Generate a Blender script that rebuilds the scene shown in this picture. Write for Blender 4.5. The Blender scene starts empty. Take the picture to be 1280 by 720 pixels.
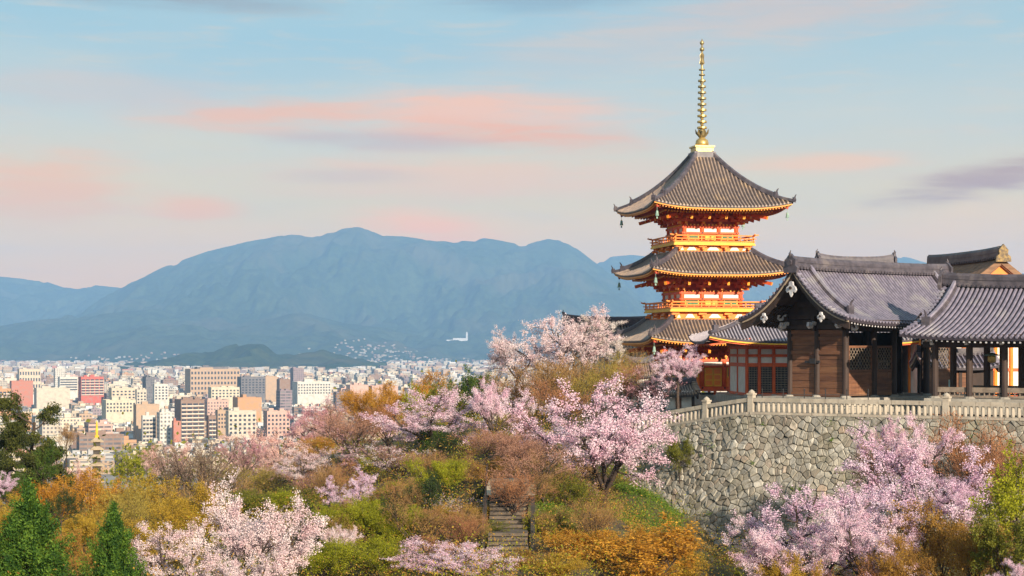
import bpy, bmesh, math, random
import numpy as np
from mathutils import Vector, Matrix, noise as mnoise

R = math.radians
SC = bpy.context.scene
COL = SC.collection
F = 2177.0            # focal length in photograph pixels (photograph 1280 wide)
HOR = 435.0           # row of the horizon

# ------------------------------------------------------------------ camera
cam_d = bpy.data.cameras.new('camera')
cam_d.sensor_width = 36.0
cam_d.lens = 36.0 * F / 1280.0
cam_d.shift_y = (HOR - 360.0) / 1280.0
cam_d.clip_start = 0.5
cam_d.clip_end = 60000.0
cam = bpy.data.objects.new('camera', cam_d)
COL.objects.link(cam)
cam.location = (0, 0, 0)
cam.rotation_euler = (R(90), 0, 0)
SC.camera = cam

# ------------------------------------------------------------------ sky, sun, exposure
SUN_AZ, SUN_EL = 155.0, 19.5          # compass bearing from +Y towards +X
world = bpy.data.worlds.new('World')
SC.world = world
world.use_nodes = True


class NT:
    """tiny helper for node trees"""
    def __init__(s, tree):
        s.t = tree
        s.n = tree.nodes
        s.l = tree.links

    def node(s, typ, **kw):
        nd = s.n.new(typ)
        for k, v in kw.items():
            setattr(nd, k, v)
        return nd

    def set(s, sock, v):
        if hasattr(v, 'is_output') or isinstance(v, bpy.types.NodeSocket):
            s.l.new(v, sock)
        elif v is not None:
            sock.default_value = v

    def math(s, op, a, b=None, c=None, clamp=False):
        nd = s.node('ShaderNodeMath', operation=op)
        nd.use_clamp = clamp
        s.set(nd.inputs[0], a)
        if b is not None:
            s.set(nd.inputs[1], b)
        if c is not None:
            s.set(nd.inputs[2], c)
        return nd.outputs[0]

    def mix(s, fac, a, b, blend='MIX'):
        nd = s.node('ShaderNodeMix', data_type='RGBA', blend_type=blend)
        s.set(nd.inputs[0], fac)
        for sock, v in ((nd.inputs[6], a), (nd.inputs[7], b)):
            if isinstance(v, (tuple, list)):
                sock.default_value = (v[0], v[1], v[2], 1)
            else:
                s.l.new(v, sock)
        return nd.outputs[2]

    def noise(s, vec, scale, detail=4, rough=0.55, dist=0.0):
        nd = s.node('ShaderNodeTexNoise')
        if vec is not None:
            s.l.new(vec, nd.inputs['Vector'])
        nd.inputs['Scale'].default_value = scale
        nd.inputs['Detail'].default_value = detail
        nd.inputs['Roughness'].default_value = rough
        nd.inputs['Distortion'].default_value = dist
        return nd.outputs[0]

    def ramp(s, fac, stops, interp='LINEAR'):
        nd = s.node('ShaderNodeValToRGB')
        nd.color_ramp.interpolation = interp
        el = nd.color_ramp.elements
        while len(el) < len(stops):
            el.new(0.5)
        for e, (p, c) in zip(el, stops):
            e.position = p
            e.color = (c[0], c[1], c[2], 1) if isinstance(c, (tuple, list)) else (c, c, c, 1)
        s.l.new(fac, nd.inputs[0])
        return nd.outputs[0]

    def smooth(s, v, lo, hi):
        nd = s.node('ShaderNodeMapRange', interpolation_type='SMOOTHSTEP')
        s.set(nd.inputs[0], v)
        nd.inputs[1].default_value = lo
        nd.inputs[2].default_value = hi
        return nd.outputs[0]


def srgb(r, g, b):
    def c(x):
        x = x / 255.0
        return x / 12.92 if x <= 0.04045 else ((x + 0.055) / 1.055) ** 2.4
    return (c(r), c(g), c(b))


def build_world():
    t = NT(world.node_tree)
    t.n.clear()
    out = t.node('ShaderNodeOutputWorld')
    bg = t.node('ShaderNodeBackground')
    STR = 0.1
    bg.inputs[1].default_value = STR
    sky = t.node('ShaderNodeTexSky', sky_type='NISHITA')
    sky.sun_disc = False
    sky.sun_elevation = R(SUN_EL)
    sky.sun_rotation = R(SUN_AZ)
    sky.altitude = 100
    sky.dust_density = 1.5
    tc = t.node('ShaderNodeTexCoord')
    d = t.node('ShaderNodeVectorMath', operation='NORMALIZE')
    t.l.new(tc.outputs['Generated'], d.inputs[0])
    sp = t.node('ShaderNodeSeparateXYZ')
    t.l.new(d.outputs[0], sp.inputs[0])
    az = t.math('ARCTAN2', sp.outputs[0], sp.outputs[1])      # radians, 0 = straight ahead
    el = t.math('ARCSINE', sp.outputs[2])
    # soft drift so that every edge is ragged
    cv = t.node('ShaderNodeCombineXYZ')
    t.l.new(az, cv.inputs[0])
    t.l.new(t.math('MULTIPLY', el, 4.5), cv.inputs[1])
    cv.inputs[2].default_value = 3.7
    n1 = t.noise(cv.outputs[0], 9.0, 6, 0.55, 0.4)
    cv2 = t.node('ShaderNodeCombineXYZ')
    t.l.new(t.math('ADD', az, t.math('MULTIPLY', el, 0.6)), cv2.inputs[0])
    t.l.new(t.math('MULTIPLY', el, 9.0), cv2.inputs[1])
    n2 = t.noise(cv2.outputs[0], 17.0, 6, 0.62, 0.5)
    n3 = t.noise(cv.outputs[0], 3.2, 3, 0.5, 0.2)
    k = 1.0 / STR

    def col(r, g, b, m=1.0):
        c = srgb(r, g, b)
        return tuple(x * k * m for x in c)
    elw = t.math('ADD', el, t.math('MULTIPLY', t.math('SUBTRACT', n1, 0.5), 0.035))
    f = t.smooth(elw, 0.0, 0.21)
    # thin high veil: peach grey low, cream in the middle, pale teal blue above
    veil = t.ramp(f, [(0.0, (0, 0, 0)), (1.0, (1, 1, 1))])
    rampn = veil.node
    e = rampn.color_ramp.elements
    stops = [(0.0, need(226, 210, 192, 400)), (.134, need(221, 212, 197, 330)), (.358, need(215, 213, 200, 250)), (.677, need(198, 211, 210, 150)), (0.989, need(166, 203, 216, 5))]
    while len(e) < len(stops):
        e.new(0.5)
    for x, (p, c) in zip(e, stops):
        x.position = p
        x.color = (c[0], c[1], c[2], 1)
    vm = t.node('ShaderNodeVectorMath', operation='SCALE')
    t.l.new(veil, vm.inputs[0])
    vm.inputs[3].default_value = k * SKY_GAIN
    high = t.smooth(el, 0.25, 0.9)
    vf = t.math('SUBTRACT', 0.9, t.math('MULTIPLY', high, 0.55))
    c = t.mix(vf, sky.outputs[0], vm.outputs[0])
    # broad blue gaps and cream streaks
    gap = t.smooth(n3, 0.50, 0.72)
    gap = t.math('MULTIPLY', gap, t.smooth(el, 0.09, 0.17))
    c = t.mix(t.math('MULTIPLY', gap, 0.32), c, tuple(x * k * SKY_GAIN for x in need(146, 200, 224, 60)))
    strk = t.smooth(n2, 0.48, 0.75)
    c = t.mix(t.math('MULTIPLY', strk, 0.3), c, tuple(x * k * SKY_GAIN for x in need(220, 210, 202, 170)))

    def blob(px, py, sx, sy, color, amt, tilt=0.0, lo=0.18, hi=1.05, m=1.0, nz=None):
        a0 = math.atan((px - 640) / F)
        e0 = math.atan((HOR - py) / F)
        dx = t.math('DIVIDE', t.math('SUBTRACT', az, a0), sx / F)
        dy0 = t.math('SUBTRACT', el, e0)
        dy0 = t.math('SUBTRACT', dy0, t.math('MULTIPLY', t.math('SUBTRACT', az, a0), tilt))
        dy = t.math('DIVIDE', dy0, sy / F)
        r2 = t.math('ADD', t.math('MULTIPLY', dx, dx), t.math('MULTIPLY', dy, dy))
        g = t.math('POWER', 2.718, t.math('MULTIPLY', r2, -1.0))
        nn = t.math('ADD', t.math('MULTIPLY', n1, 1.1), t.math('MULTIPLY', n2, 1.7))
        g = t.math('MULTIPLY', g, t.math('SUBTRACT', nn, 0.40))
        return t.math('MULTIPLY', t.smooth(g, lo, hi), amt), tuple(x * k * m * SKY_GAIN for x in need(*color, py))
    for b in SKY_BLOBS:
        fac, cc = blob(*b)
        c = t.mix(fac, c, cc)
    t.l.new(c, bg.inputs[0])
    t.l.new(bg.outputs[0], out.inputs[0])


SKY_GAIN = 1.0
SKY_BLOBS = [
    # px, py, sx, sy, colour, amount, tilt, lo, hi, gain
    (600, 140, 210, 34, (240, 204, 190), 0.9, 0.0),
    (330, 148, 190, 24, (236, 198, 184), 0.85, 0.03),
    (640, 170, 190, 22, (236, 192, 178), 0.85, -0.05),
    (500, 178, 200, 14, (196, 190, 198), 0.55, -0.03),
    (600, 222, 300, 34, (230, 208, 198), 0.7, 0.0),
    (55, 240, 130, 52, (234, 200, 188), 0.7, 0.02),
    (235, 262, 70, 20, (234, 200, 188), 0.65, -0.05),
    (540, 285, 110, 24, (240, 204, 190), 0.7, -0.1),
    (1010, 208, 140, 15, (236, 208, 192), 0.75, 0.02),
    (1230, 232, 140, 24, (180, 174, 178), 0.85, 0.18),
    (240, 8, 200, 16, (160, 182, 196), 0.8, -0.02),
    (690, 0, 180, 18, (150, 182, 202), 0.7, 0.03),
    (980, 22, 280, 34, (212, 200, 198), 0.65, 0.03),
    (440, 222, 110, 12, (190, 198, 206), 0.4, 0.0),
    (800, 60, 260, 40, (206, 206, 206), 0.6, 0.05),
    (140, 120, 200, 30, (206, 206, 208), 0.6, -0.02),
]


def need(r, g, b, py):
    """brightness a patch of sky must have to show as this colour through the air in front of it"""
    e = max(math.atan((HOR - py) / F), 0.012)
    T = math.exp(-HAZE_DENS * min(17000.0, 990.0 / math.sin(e)))
    return tuple(max(0.02, (c - h * (1 - T)) / T) / 2 ** vs.exposure for c, h in zip(srgb(r, g, b), HAZE_SEEN))


sun_d = bpy.data.lights.new('sun', 'SUN')
sun_d.energy = 5.0
sun_d.angle = R(0.6)
sun_d.color = (1.0, 0.86, 0.68)
sun = bpy.data.objects.new('sun', sun_d)
COL.objects.link(sun)
_az, _el = R(SUN_AZ), R(SUN_EL)
SUNV = Vector((math.sin(_az) * math.cos(_el), math.cos(_az) * math.cos(_el), math.sin(_el)))
sun.rotation_euler = SUNV.to_track_quat('Z', 'Y').to_euler()

vs = SC.view_settings
vs.view_transform = 'Standard'
vs.look = 'None'
vs.gamma = 1.0
vs.use_curve_mapping = False
vs.exposure = 0.92
SC.render.engine = 'CYCLES'
cy = SC.cycles
cy.use_denoising = True
cy.max_bounces = 6
cy.diffuse_bounces = 3
cy.glossy_bounces = 2
cy.transmission_bounces = 3
cy.transparent_max_bounces = 8
cy.volume_bounces = 2
cy.use_adaptive_sampling = False

HAZE_COL = (0.335, 0.60, 0.98)
HAZE_DENS = 7.4e-5
HAZE_SEEN = (0.36, 0.63, 0.86)      # how bright a great depth of this air looks


build_world()


# ------------------------------------------------------------------ helpers
def P(px, py, D):
    return Vector(((px - 640.0) * D / F, D, (HOR - py) * D / F))


def PX(px, D):
    return (px - 640.0) * D / F


def ZY(py, D):
    return (HOR - py) * D / F


def tag(o, label=None, cat=None, group=None, kind=None):
    if label:
        o['label'] = label
    if cat:
        o['category'] = cat
    if group:
        o['group'] = group
    if kind:
        o['kind'] = kind
    return o


def empty(name, loc=(0, 0, 0), rz=0.0, label=None, cat=None, group=None):
    o = bpy.data.objects.new(name, None)
    COL.objects.link(o)
    o.location = loc
    o.rotation_euler = (0, 0, rz)
    o.empty_display_size = 0.3
    return tag(o, label, cat, group)


def link(name, mesh, parent=None, loc=(0, 0, 0), rz=0.0, scale=None):
    o = bpy.data.objects.new(name, mesh)
    COL.objects.link(o)
    o.location = loc
    o.rotation_euler = (0, 0, rz)
    if scale is not None:
        o.scale = scale
    if parent is not None:
        o.parent = parent
    return o


class MB:
    """collects faces and links them as ONE mesh object"""
    def __init__(s):
        s.v, s.f, s.m = [], [], []

    def add(s, vs_, fs, mi=0):
        b = len(s.v)
        s.v.extend([tuple(v) for v in vs_])
        for f in fs:
            s.f.append([b + i for i in f])
            s.m.append(mi)
        return s

    def obox(s, c, ax, ay, az, mi=0):
        c, ax, ay, az = Vector(c), Vector(ax), Vector(ay), Vector(az)
        v = [c + ax * i + ay * j + az * k for k in (-1, 1) for j in (-1, 1) for i in (-1, 1)]
        return s.add(v, [(0, 2, 3, 1), (4, 5, 7, 6), (0, 1, 5, 4), (2, 6, 7, 3), (0, 4, 6, 2), (1, 3, 7, 5)], mi)

    def box(s, c, size, rz=0.0, mi=0):
        cs, sn = math.cos(rz), math.sin(rz)
        return s.obox(c, (size[0] / 2 * cs, size[0] / 2 * sn, 0), (-size[1] / 2 * sn, size[1] / 2 * cs, 0), (0, 0, size[2] / 2), mi)

    def span(s, x0, x1, y0, y1, z0, z1, mi=0):
        return s.box(((x0 + x1) / 2, (y0 + y1) / 2, (z0 + z1) / 2), (abs(x1 - x0), abs(y1 - y0), abs(z1 - z0)), 0, mi)

    def beam(s, p0, p1, w, h, mi=0, up=(0, 0, 1)):
        p0, p1 = Vector(p0), Vector(p1)
        d = p1 - p0
        L = d.length
        if L < 1e-6:
            return s
        d /= L
        side = d.cross(Vector(up))
        if side.length < 1e-4:
            side = Vector((1, 0, 0))
        side.normalize()
        u = side.cross(d)
        return s.obox((p0 + p1) / 2, d * (L / 2), side * (w / 2), u * (h / 2), mi)

    def tube(s, pts, rad, n=6, mi=0, caps=True):
        pts = [Vector(p) for p in pts]
        if not isinstance(rad, (list, tuple)):
            rad = [rad] * len(pts)
        vs_, fs = [], []
        up = Vector((0.13, 0.07, 1))
        for i, p in enumerate(pts):
            a = pts[max(0, i - 1)]
            b = pts[min(len(pts) - 1, i + 1)]
            d = (b - a).normalized()
            x = d.cross(up)
            if x.length < 1e-3:
                x = d.cross(Vector((1, 0, 0)))
            x.normalize()
            y = d.cross(x)
            for k in range(n):
                t = 2 * math.pi * k / n
                vs_.append(p + (x * math.cos(t) + y * math.sin(t)) * rad[i])
        for i in range(len(pts) - 1):
            for k in range(n):
                k2 = (k + 1) % n
                fs.append((i * n + k, i * n + k2, (i + 1) * n + k2, (i + 1) * n + k))
        if caps:
            fs.append(tuple(range(n)))
            fs.append(tuple((len(pts) - 1) * n + k for k in reversed(range(n))))
        return s.add(vs_, fs, mi)

    def lathe(s, prof, n=12, c=(0, 0, 0), mi=0):
        c = Vector(c)
        vs_, fs = [], []
        for r, z in prof:
            for k in range(n):
                t = 2 * math.pi * k / n
                vs_.append(c + Vector((max(r, 1e-3) * math.cos(t), max(r, 1e-3) * math.sin(t), z)))
        for i in range(len(prof) - 1):
            for k in range(n):
                k2 = (k + 1) % n
                fs.append((i * n + k, i * n + k2, (i + 1) * n + k2, (i + 1) * n + k))
        fs.append(tuple(reversed(range(n))))
        fs.append(tuple((len(prof) - 1) * n + k for k in range(n)))
        return s.add(vs_, fs, mi)

    def prism(s, pts, ext, mi=0):
        """closed polygon of 3D points extruded by the vector ext"""
        pts = [Vector(p) for p in pts]
        ext = Vector(ext)
        n = len(pts)
        vs_ = pts + [p + ext for p in pts]
        fs = [tuple(reversed(range(n))), tuple(range(n, 2 * n))]
        for i in range(n):
            j = (i + 1) % n
            fs.append((i, j, n + j, n + i))
        return s.add(vs_, fs, mi)

    def grid(s, rows, mi=0):
        """rows: list of equally long lists of points"""
        m = len(rows[0])
        vs_ = [p for r in rows for p in r]
        fs = []
        for i in range(len(rows) - 1):
            for j in range(m - 1):
                fs.append((i * m + j, i * m + j + 1, (i + 1) * m + j + 1, (i + 1) * m + j))
        return s.add(vs_, fs, mi)

    def rib(s, pts, side, r, mi=0):
        """half-round tile rib along pts; side = unit vector across"""
        side = Vector(side)
        vs_, fs = [], []
        n = len(pts)
        for i, p in enumerate(pts):
            p = Vector(p)
            d = (Vector(pts[min(n - 1, i + 1)]) - Vector(pts[max(0, i - 1)]))
            u = side.cross(d)
            if u.z < 0:
                u = -u
            u.normalize()
            vs_ += [p - side * r, p - side * r * 0.62 + u * r * 0.85, p + side * r * 0.62 + u * r * 0.85, p + side * r]
        for i in range(n - 1):
            for k in range(3):
                fs.append((i * 4 + k, i * 4 + k + 1, (i + 1) * 4 + k + 1, (i + 1) * 4 + k))
        fs.append((0, 1, 2, 3))
        fs.append(((n - 1) * 4 + 3, (n - 1) * 4 + 2, (n - 1) * 4 + 1, (n - 1) * 4))
        return s.add(vs_, fs, mi)

    def mesh(s, name, mats, smooth=False, fix=True):
        me = bpy.data.meshes.new(name)
        me.from_pydata(s.v, [], s.f)
        if not isinstance(mats, (list, tuple)):
            mats = [mats]
        for m in mats:
            me.materials.append(m)
        me.polygons.foreach_set('material_index', s.m)
        if fix:
            bm = bmesh.new()
            bm.from_mesh(me)
            bmesh.ops.recalc_face_normals(bm, faces=bm.faces)
            bm.to_mesh(me)
            bm.free()
        if smooth:
            me.polygons.foreach_set('use_smooth', [True] * len(me.polygons))
        me.update()
        return me

    def build(s, name, mats, parent=None, smooth=False, loc=(0, 0, 0), rz=0.0, fix=True):
        return link(name, s.mesh(name, mats, smooth, fix), parent, loc, rz)


def quads_mesh(name, C, A, B, mat):
    """many small separate four-cornered faces as one mesh (leaf or petal clumps)"""
    n = len(C)
    V = np.empty((n, 4, 3), dtype=np.float32)
    V[:, 0] = C - A * 1.0
    V[:, 1] = C - B * 1.0 + A * 0.1
    V[:, 2] = C + A * 1.0
    V[:, 3] = C + B * 1.0 - A * 0.1
    me = bpy.data.meshes.new(name)
    me.vertices.add(n * 4)
    me.vertices.foreach_set('co', V.reshape(-1))
    me.loops.add(n * 4)
    me.loops.foreach_set('vertex_index', np.arange(n * 4, dtype=np.int32))
    me.polygons.add(n)
    me.polygons.foreach_set('loop_start', np.arange(0, n * 4, 4, dtype=np.int32))
    me.polygons.foreach_set('loop_total', np.full(n, 4, dtype=np.int32))
    me.materials.append(mat)
    me.update(calc_edges=True)
    return me


def unit(a):
    return a / np.maximum(np.linalg.norm(a, axis=1, keepdims=True), 1e-9)


# ------------------------------------------------------------------ materials
def new_mat(name):
    m = bpy.data.materials.new(name)
    m.use_nodes = True
    t = NT(m.node_tree)
    b = t.n['Principled BSDF']
    return m, t, b


def MAT(name, c1, c2=None, scale=2.0, rough=0.75, bump=0.0, bscale=None, metal=0.0, spec=0.5, c3=None, stretch=None, detail=5):
    """noise-mottled surface; c1..c3 are linear base colours, object coordinates in metres"""
    m, t, b = new_mat(name)
    tc = t.node('ShaderNodeTexCoord')
    vec = tc.outputs['Object']
    if stretch:
        mp = t.node('ShaderNodeMapping')
        mp.inputs['Scale'].default_value = stretch
        t.l.new(vec, mp.inputs['Vector'])
        vec = mp.outputs[0]
    if c2 is None:
        c2 = tuple(x * 0.78 for x in c1)
    n = t.noise(vec, scale, detail, 0.6)
    col = t.mix(t.smooth(n, 0.36, 0.64), c1, c2)
    if c3 is not None:
        n2 = t.noise(vec, scale * 0.31, 4, 0.6)
        col = t.mix(t.smooth(n2, 0.5, 0.72), col, c3)
    t.l.new(col, b.inputs['Base Color'])
    b.inputs['Roughness'].default_value = rough
    b.inputs['Metallic'].default_value = metal
    b.inputs['Specular IOR Level'].default_value = spec
    if bump:
        bp = t.node('ShaderNodeBump')
        bp.inputs['Strength'].default_value = bump
        bp.inputs['Distance'].default_value = 0.05
        t.l.new(t.noise(vec, bscale or scale * 3, 6, 0.65), bp.inputs['Height'])
        t.l.new(bp.outputs[0], b.inputs['Normal'])
    return m


def LEAF(name, ca, cb, cc=None, transl=0.35, scale=0.6, rough=0.7):
    """foliage or petals: colour differs from leaf to leaf and from clump to clump"""
    m, t, b = new_mat(name)
    g = t.node('ShaderNodeNewGeometry')
    oi = t.node('ShaderNodeObjectInfo')
    tc = t.node('ShaderNodeTexCoord')
    n = t.noise(tc.outputs['Object'], scale, 3, 0.6)
    f = t.math('ADD', t.math('MULTIPLY', g.outputs['Random Per Island'], 0.55), t.math('MULTIPLY', t.smooth(n, 0.35, 0.65), 0.45))
    if cc is None:
        cc = tuple((x + y) / 2 for x, y in zip(ca, cb))
    col = t.ramp(f, [(0.1, ca), (0.5, cc), (0.9, cb)])
    t.l.new(col, b.inputs['Base Color'])
    b.inputs['Roughness'].default_value = rough
    b.inputs['Specular IOR Level'].default_value = 0.25
    tr = t.node('ShaderNodeBsdfTranslucent')
    t.l.new(col, tr.inputs['Color'])
    mx = t.node('ShaderNodeMixShader')
    mx.inputs[0].default_value = transl
    t.l.new(b.outputs[0], mx.inputs[1])
    t.l.new(tr.outputs[0], mx.inputs[2])
    t.l.new(mx.outputs[0], t.n['Material Output'].inputs[0])
    return m

# ================================================================== THE LAND
GC = [  # column, row, distance  ->  a point of the ground
    (630, 705, 80), (640, 600, 87.5), (645, 560, 100), (680, 520, 125), (800, 503, 150), (772, 655, 97), (700, 690, 85),
    (560, 640, 91), (480, 715, 80), (560, 530, 125), (450, 565, 122), (420, 760, 75), (300, 800, 75), 
    (0, 700, 108), (150, 660, 140), (300, 640, 150), (200, 705, 105), (330, 660, 118), (1000, 745, 85), (1280, 690, 85), (1280, 820, 70),
    (1150, 800, 74), (900, 780, 82), (905, 702, 100.5), (832, 650, 107), (818, 598, 112), (800, 652, 98), (790, 610, 102), (745, 640, 92),
    (850, 720, 94), (760, 530, 120), (720, 540, 112), (780, 507, 135), (700, 555, 104), (1050, 715, 97), (1200, 670, 93), (1320, 650, 89),
    (631, 690, 81.5), (632, 672, 83.3), (634, 650, 85.4), (636, 625, 87.5), (600, 650, 86), (668, 645, 87), (600, 690, 81.5), (668, 690, 81.5),
    (60, 790, 52), (150, 800, 52), (640, 760, 66), (800, 800, 70), (500, 830, 60), (1000, 860, 60), (1280, 940, 45), (300, 1000, 45), (0, 1000, 45), (700, 960, 45),
    (200, 712, 250), (600, 620, 250), (0, 730, 230), (620, 540, 170), (450, 610, 180), (900, 520, 200), (1300, 505, 200), (1300, 640, 260), (900, 640, 260),
    (200, 745, 400), (640, 745, 400), (1100, 720, 400), (300, 640, 900), (900, 640, 900), (1300, 640, 900), (-200, 700, 140), (-200, 660, 900),
    (-200, 900, 70), (1600, 660, 150), (1600, 800, 80),
]
_gx = np.array([math.atan((c[0] - 640) / F) * 21.8 for c in GC])
_gl = np.array([math.log(c[2]) * 15.0 for c in GC])
_gz = np.array([ZY(c[1], c[2]) for c in GC])


def ground_np(X, Y):
    X = np.asarray(X, dtype=float)
    Y = np.asarray(Y, dtype=float)
    rr = np.hypot(X, Y)
    az = np.clip(np.arctan2(X, Y), -0.8, 0.8)
    q = az * 21.8
    # Y plays the part of the distance
    l = np.log(np.clip(np.where(Y > 0, np.maximum(Y, rr * 0.7), rr * 0.7), 22, 1e5)) * 15.0
    num = np.zeros_like(q)
    den = np.zeros_like(q)
    for gx, gl, gz in zip(_gx, _gl, _gz):
        w = 1.0 / ((q - gx) ** 2 + (l - gl) ** 2 + 0.12) ** 1.75
        num += w * gz
        den += w
    z = num / den
    far = np.clip((rr - 500) / 550.0, 0, 1)
    far = far * far * (3 - 2 * far)
    z = z * (1 - far) - 85.0 * far
    near = np.clip((rr - 28) / 18.0, 0, 1)
    return -16.0 * (1 - near) + z * near


def ground(x, y):
    return float(ground_np([x], [y])[0])


def mat_ground():
    m, t, b = new_mat('earth')
    g = t.node('ShaderNodeNewGeometry')
    pos = g.outputs['Position']
    n1 = t.noise(pos, 0.35, 5, 0.6)
    n2 = t.noise(pos, 2.2, 5, 0.65)
    n3 = t.noise(pos, 0.12, 3, 0.5)
    c = t.mix(t.smooth(n1, 0.4, 0.62), (0.075, 0.048, 0.025), (0.085, 0.070, 0.022))
    c = t.mix(t.math('MULTIPLY', t.smooth(n2, 0.45, 0.7), 0.7), c, (0.15, 0.10, 0.05))
    c = t.mix(t.math('MULTIPLY', t.smooth(n3, 0.5, 0.66), 0.6), c, (0.09, 0.095, 0.02))
    ln = t.node('ShaderNodeVectorMath', operation='LENGTH')
    t.l.new(pos, ln.inputs[0])
    far = t.smooth(ln.outputs['Value'], 700, 1100)
    nc = t.noise(pos, 0.02, 5, 0.7)
    city = t.mix(t.smooth(nc, 0.35, 0.65), (0.22, 0.2, 0.18), (0.34, 0.3, 0.26))
    veg = t.mix(t.smooth(t.noise(pos, 0.004, 4, 0.6), 0.52, 0.6), city, (0.06, 0.075, 0.03))
    c = t.mix(far, c, veg)
    t.l.new(c, b.inputs['Base Color'])
    b.inputs['Roughness'].default_value = 0.95
    bp = t.node('ShaderNodeBump')
    bp.inputs['Strength'].default_value = 0.6
    bp.inputs['Distance'].default_value = 0.12
    t.l.new(n2, bp.inputs['Height'])
    t.l.new(bp.outputs[0], b.inputs['Normal'])
    return m


def build_ground():
    azs = np.concatenate([np.arange(-180, -24, 4.0), np.arange(-24, 24, 0.3), np.arange(24, 180, 4.0)])
    rs = [3.0]
    while rs[-1] < 17000:
        r = rs[-1]
        rs.append(r * (1.025 if 50 < r < 260 else 1.06))
    rs = np.array(rs)
    A, RR = np.meshgrid(np.radians(azs), rs)
    X = RR * np.sin(A)
    Y = RR * np.cos(A)
    Z = ground_np(X, Y)
    rng = np.random.RandomState(3)
    Z = Z + np.where(RR < 400, rng.uniform(-0.08, 0.08, Z.shape), 0)
    nr, na = X.shape
    V = np.stack([X, Y, Z], -1).reshape(-1, 3)
    F_ = []
    for i in range(nr - 1):
        for j in range(na):
            k = (j + 1) % na
            F_.append((i * na + j, i * na + k, (i + 1) * na + k, (i + 1) * na + j))
    F_.append(tuple(range(na)))
    me = bpy.data.meshes.new('ground')
    me.from_pydata(V.tolist(), [], F_)
    me.materials.append(mat_ground())
    me.polygons.foreach_set('use_smooth', [True] * len(me.polygons))
    o = link('ground', me)
    tag(o, 'brown and mossy hillside earth falling away to the city plain', 'ground', kind='structure')


build_ground()

# ------------------------------------------------------------------ mountains
def mat_forest(name, c1, c2, scale, c3):
    m, t, b = new_mat(name)
    g = t.node('ShaderNodeNewGeometry')
    pos = g.outputs['Position']
    n = t.noise(pos, scale, 6, 0.65)
    n2 = t.noise(pos, scale * 0.25, 4, 0.6)
    c = t.mix(t.smooth(n, 0.38, 0.62), c1, c2)
    n4 = t.noise(pos, scale * 5, 5, 0.7)
    c = t.mix(t.math('MULTIPLY', t.smooth(n4, 0.42, 0.62), 0.7), c, (0.012, 0.022, 0.010))
    c = t.mix(t.math('MULTIPLY', t.smooth(n2, 0.5, 0.68), 0.7), c, c3)
    t.l.new(c, b.inputs['Base Color'])
    b.inputs['Roughness'].default_value = 1.0
    b.inputs['Specular IOR Level'].default_value = 0.0
    return m


FOREST = mat_forest('far_forest', (0.035, 0.055, 0.022), (0.055, 0.075, 0.03), 0.004, (0.085, 0.075, 0.04))
FOREST_NEAR = mat_forest('hill_forest', (0.03, 0.05, 0.02), (0.05, 0.07, 0.025), 0.008, (0.07, 0.06, 0.03))


def mountain(name, label, D0, D1, D2, prof, mat, seed, rough=0.36, base=-90.0, nspur=1.0):
    """a ridge whose crest stands D1 metres away; prof gives the crest as (column, row)"""
    px = np.array([p[0] for p in prof], float)
    zz = np.array([ZY(p[1], D1) for p in prof])
    n_a, n_d = 460, 120
    cols = np.linspace(px[0], px[-1], n_a)
    Ds = np.concatenate([np.linspace(D0, D1, 90), np.linspace(D1, D2, 25)[1:]])
    crest = np.interp(cols, px, zz)
    ker = np.array([1, 2, 1.0]) / 4
    crest = np.convolve(np.pad(crest, 1, mode='edge'), ker, 'valid')
    V = []
    for D in Ds:
        t = (D - D0) / (D1 - D0) if D <= D1 else 1 - (D - D1) / (D2 - D1)
        for c, h in zip(cols, crest):
            X = PX(c, D1) * (0.55 + 0.45 * D / D1) if False else PX(c, D1)
            v = mnoise.fractal(Vector((X / 1300.0 + seed, D / 2100.0, seed * 1.7)), 0.9, 2.1, 6)
            rid = 1 - abs(mnoise.fractal(Vector((X / 900.0 - seed, D / 2600.0, 5.1 + seed)), 0.8, 2.2, 5)) * 1.7
            s = t ** 1.05
            env = math.sin(math.pi * min(t, 1.0)) if t < 1 else 0.0
            k = s + env * rough * nspur * (0.55 * v + 0.5 * (rid - 0.55))
            mid_ = 1 - abs(mnoise.fractal(Vector((X / 420.0 + seed, D / 620.0, 2.2)), .9, 2.1, 4)) * 2
            fine = (mnoise.noise(Vector((X / 110.0, D / 110.0, seed))) * 9.0 + (mid_ - .5) * 38.0) * min(1, max(t, 0) * 3)
            z = base + (h - base) * max(k, 0.0) + fine
            zmax = h * D / D1 + min(fine, 6) * 0.4
            V.append((X * 1.0, D, min(z, zmax) if h > 0 else z))
    fs = []
    m = len(cols)
    for i in range(len(Ds) - 1):
        for j in range(m - 1):
            fs.append((i * m + j, i * m + j + 1, (i + 1) * m + j + 1, (i + 1) * m + j))
    me = bpy.data.meshes.new(name)
    me.from_pydata(V, [], fs)
    me.materials.append(mat)
    me.polygons.foreach_set('use_smooth', [True] * len(me.polygons))
    o = link(name, me)
    tag(o, label, 'mountain', kind='structure')
    return o


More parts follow.
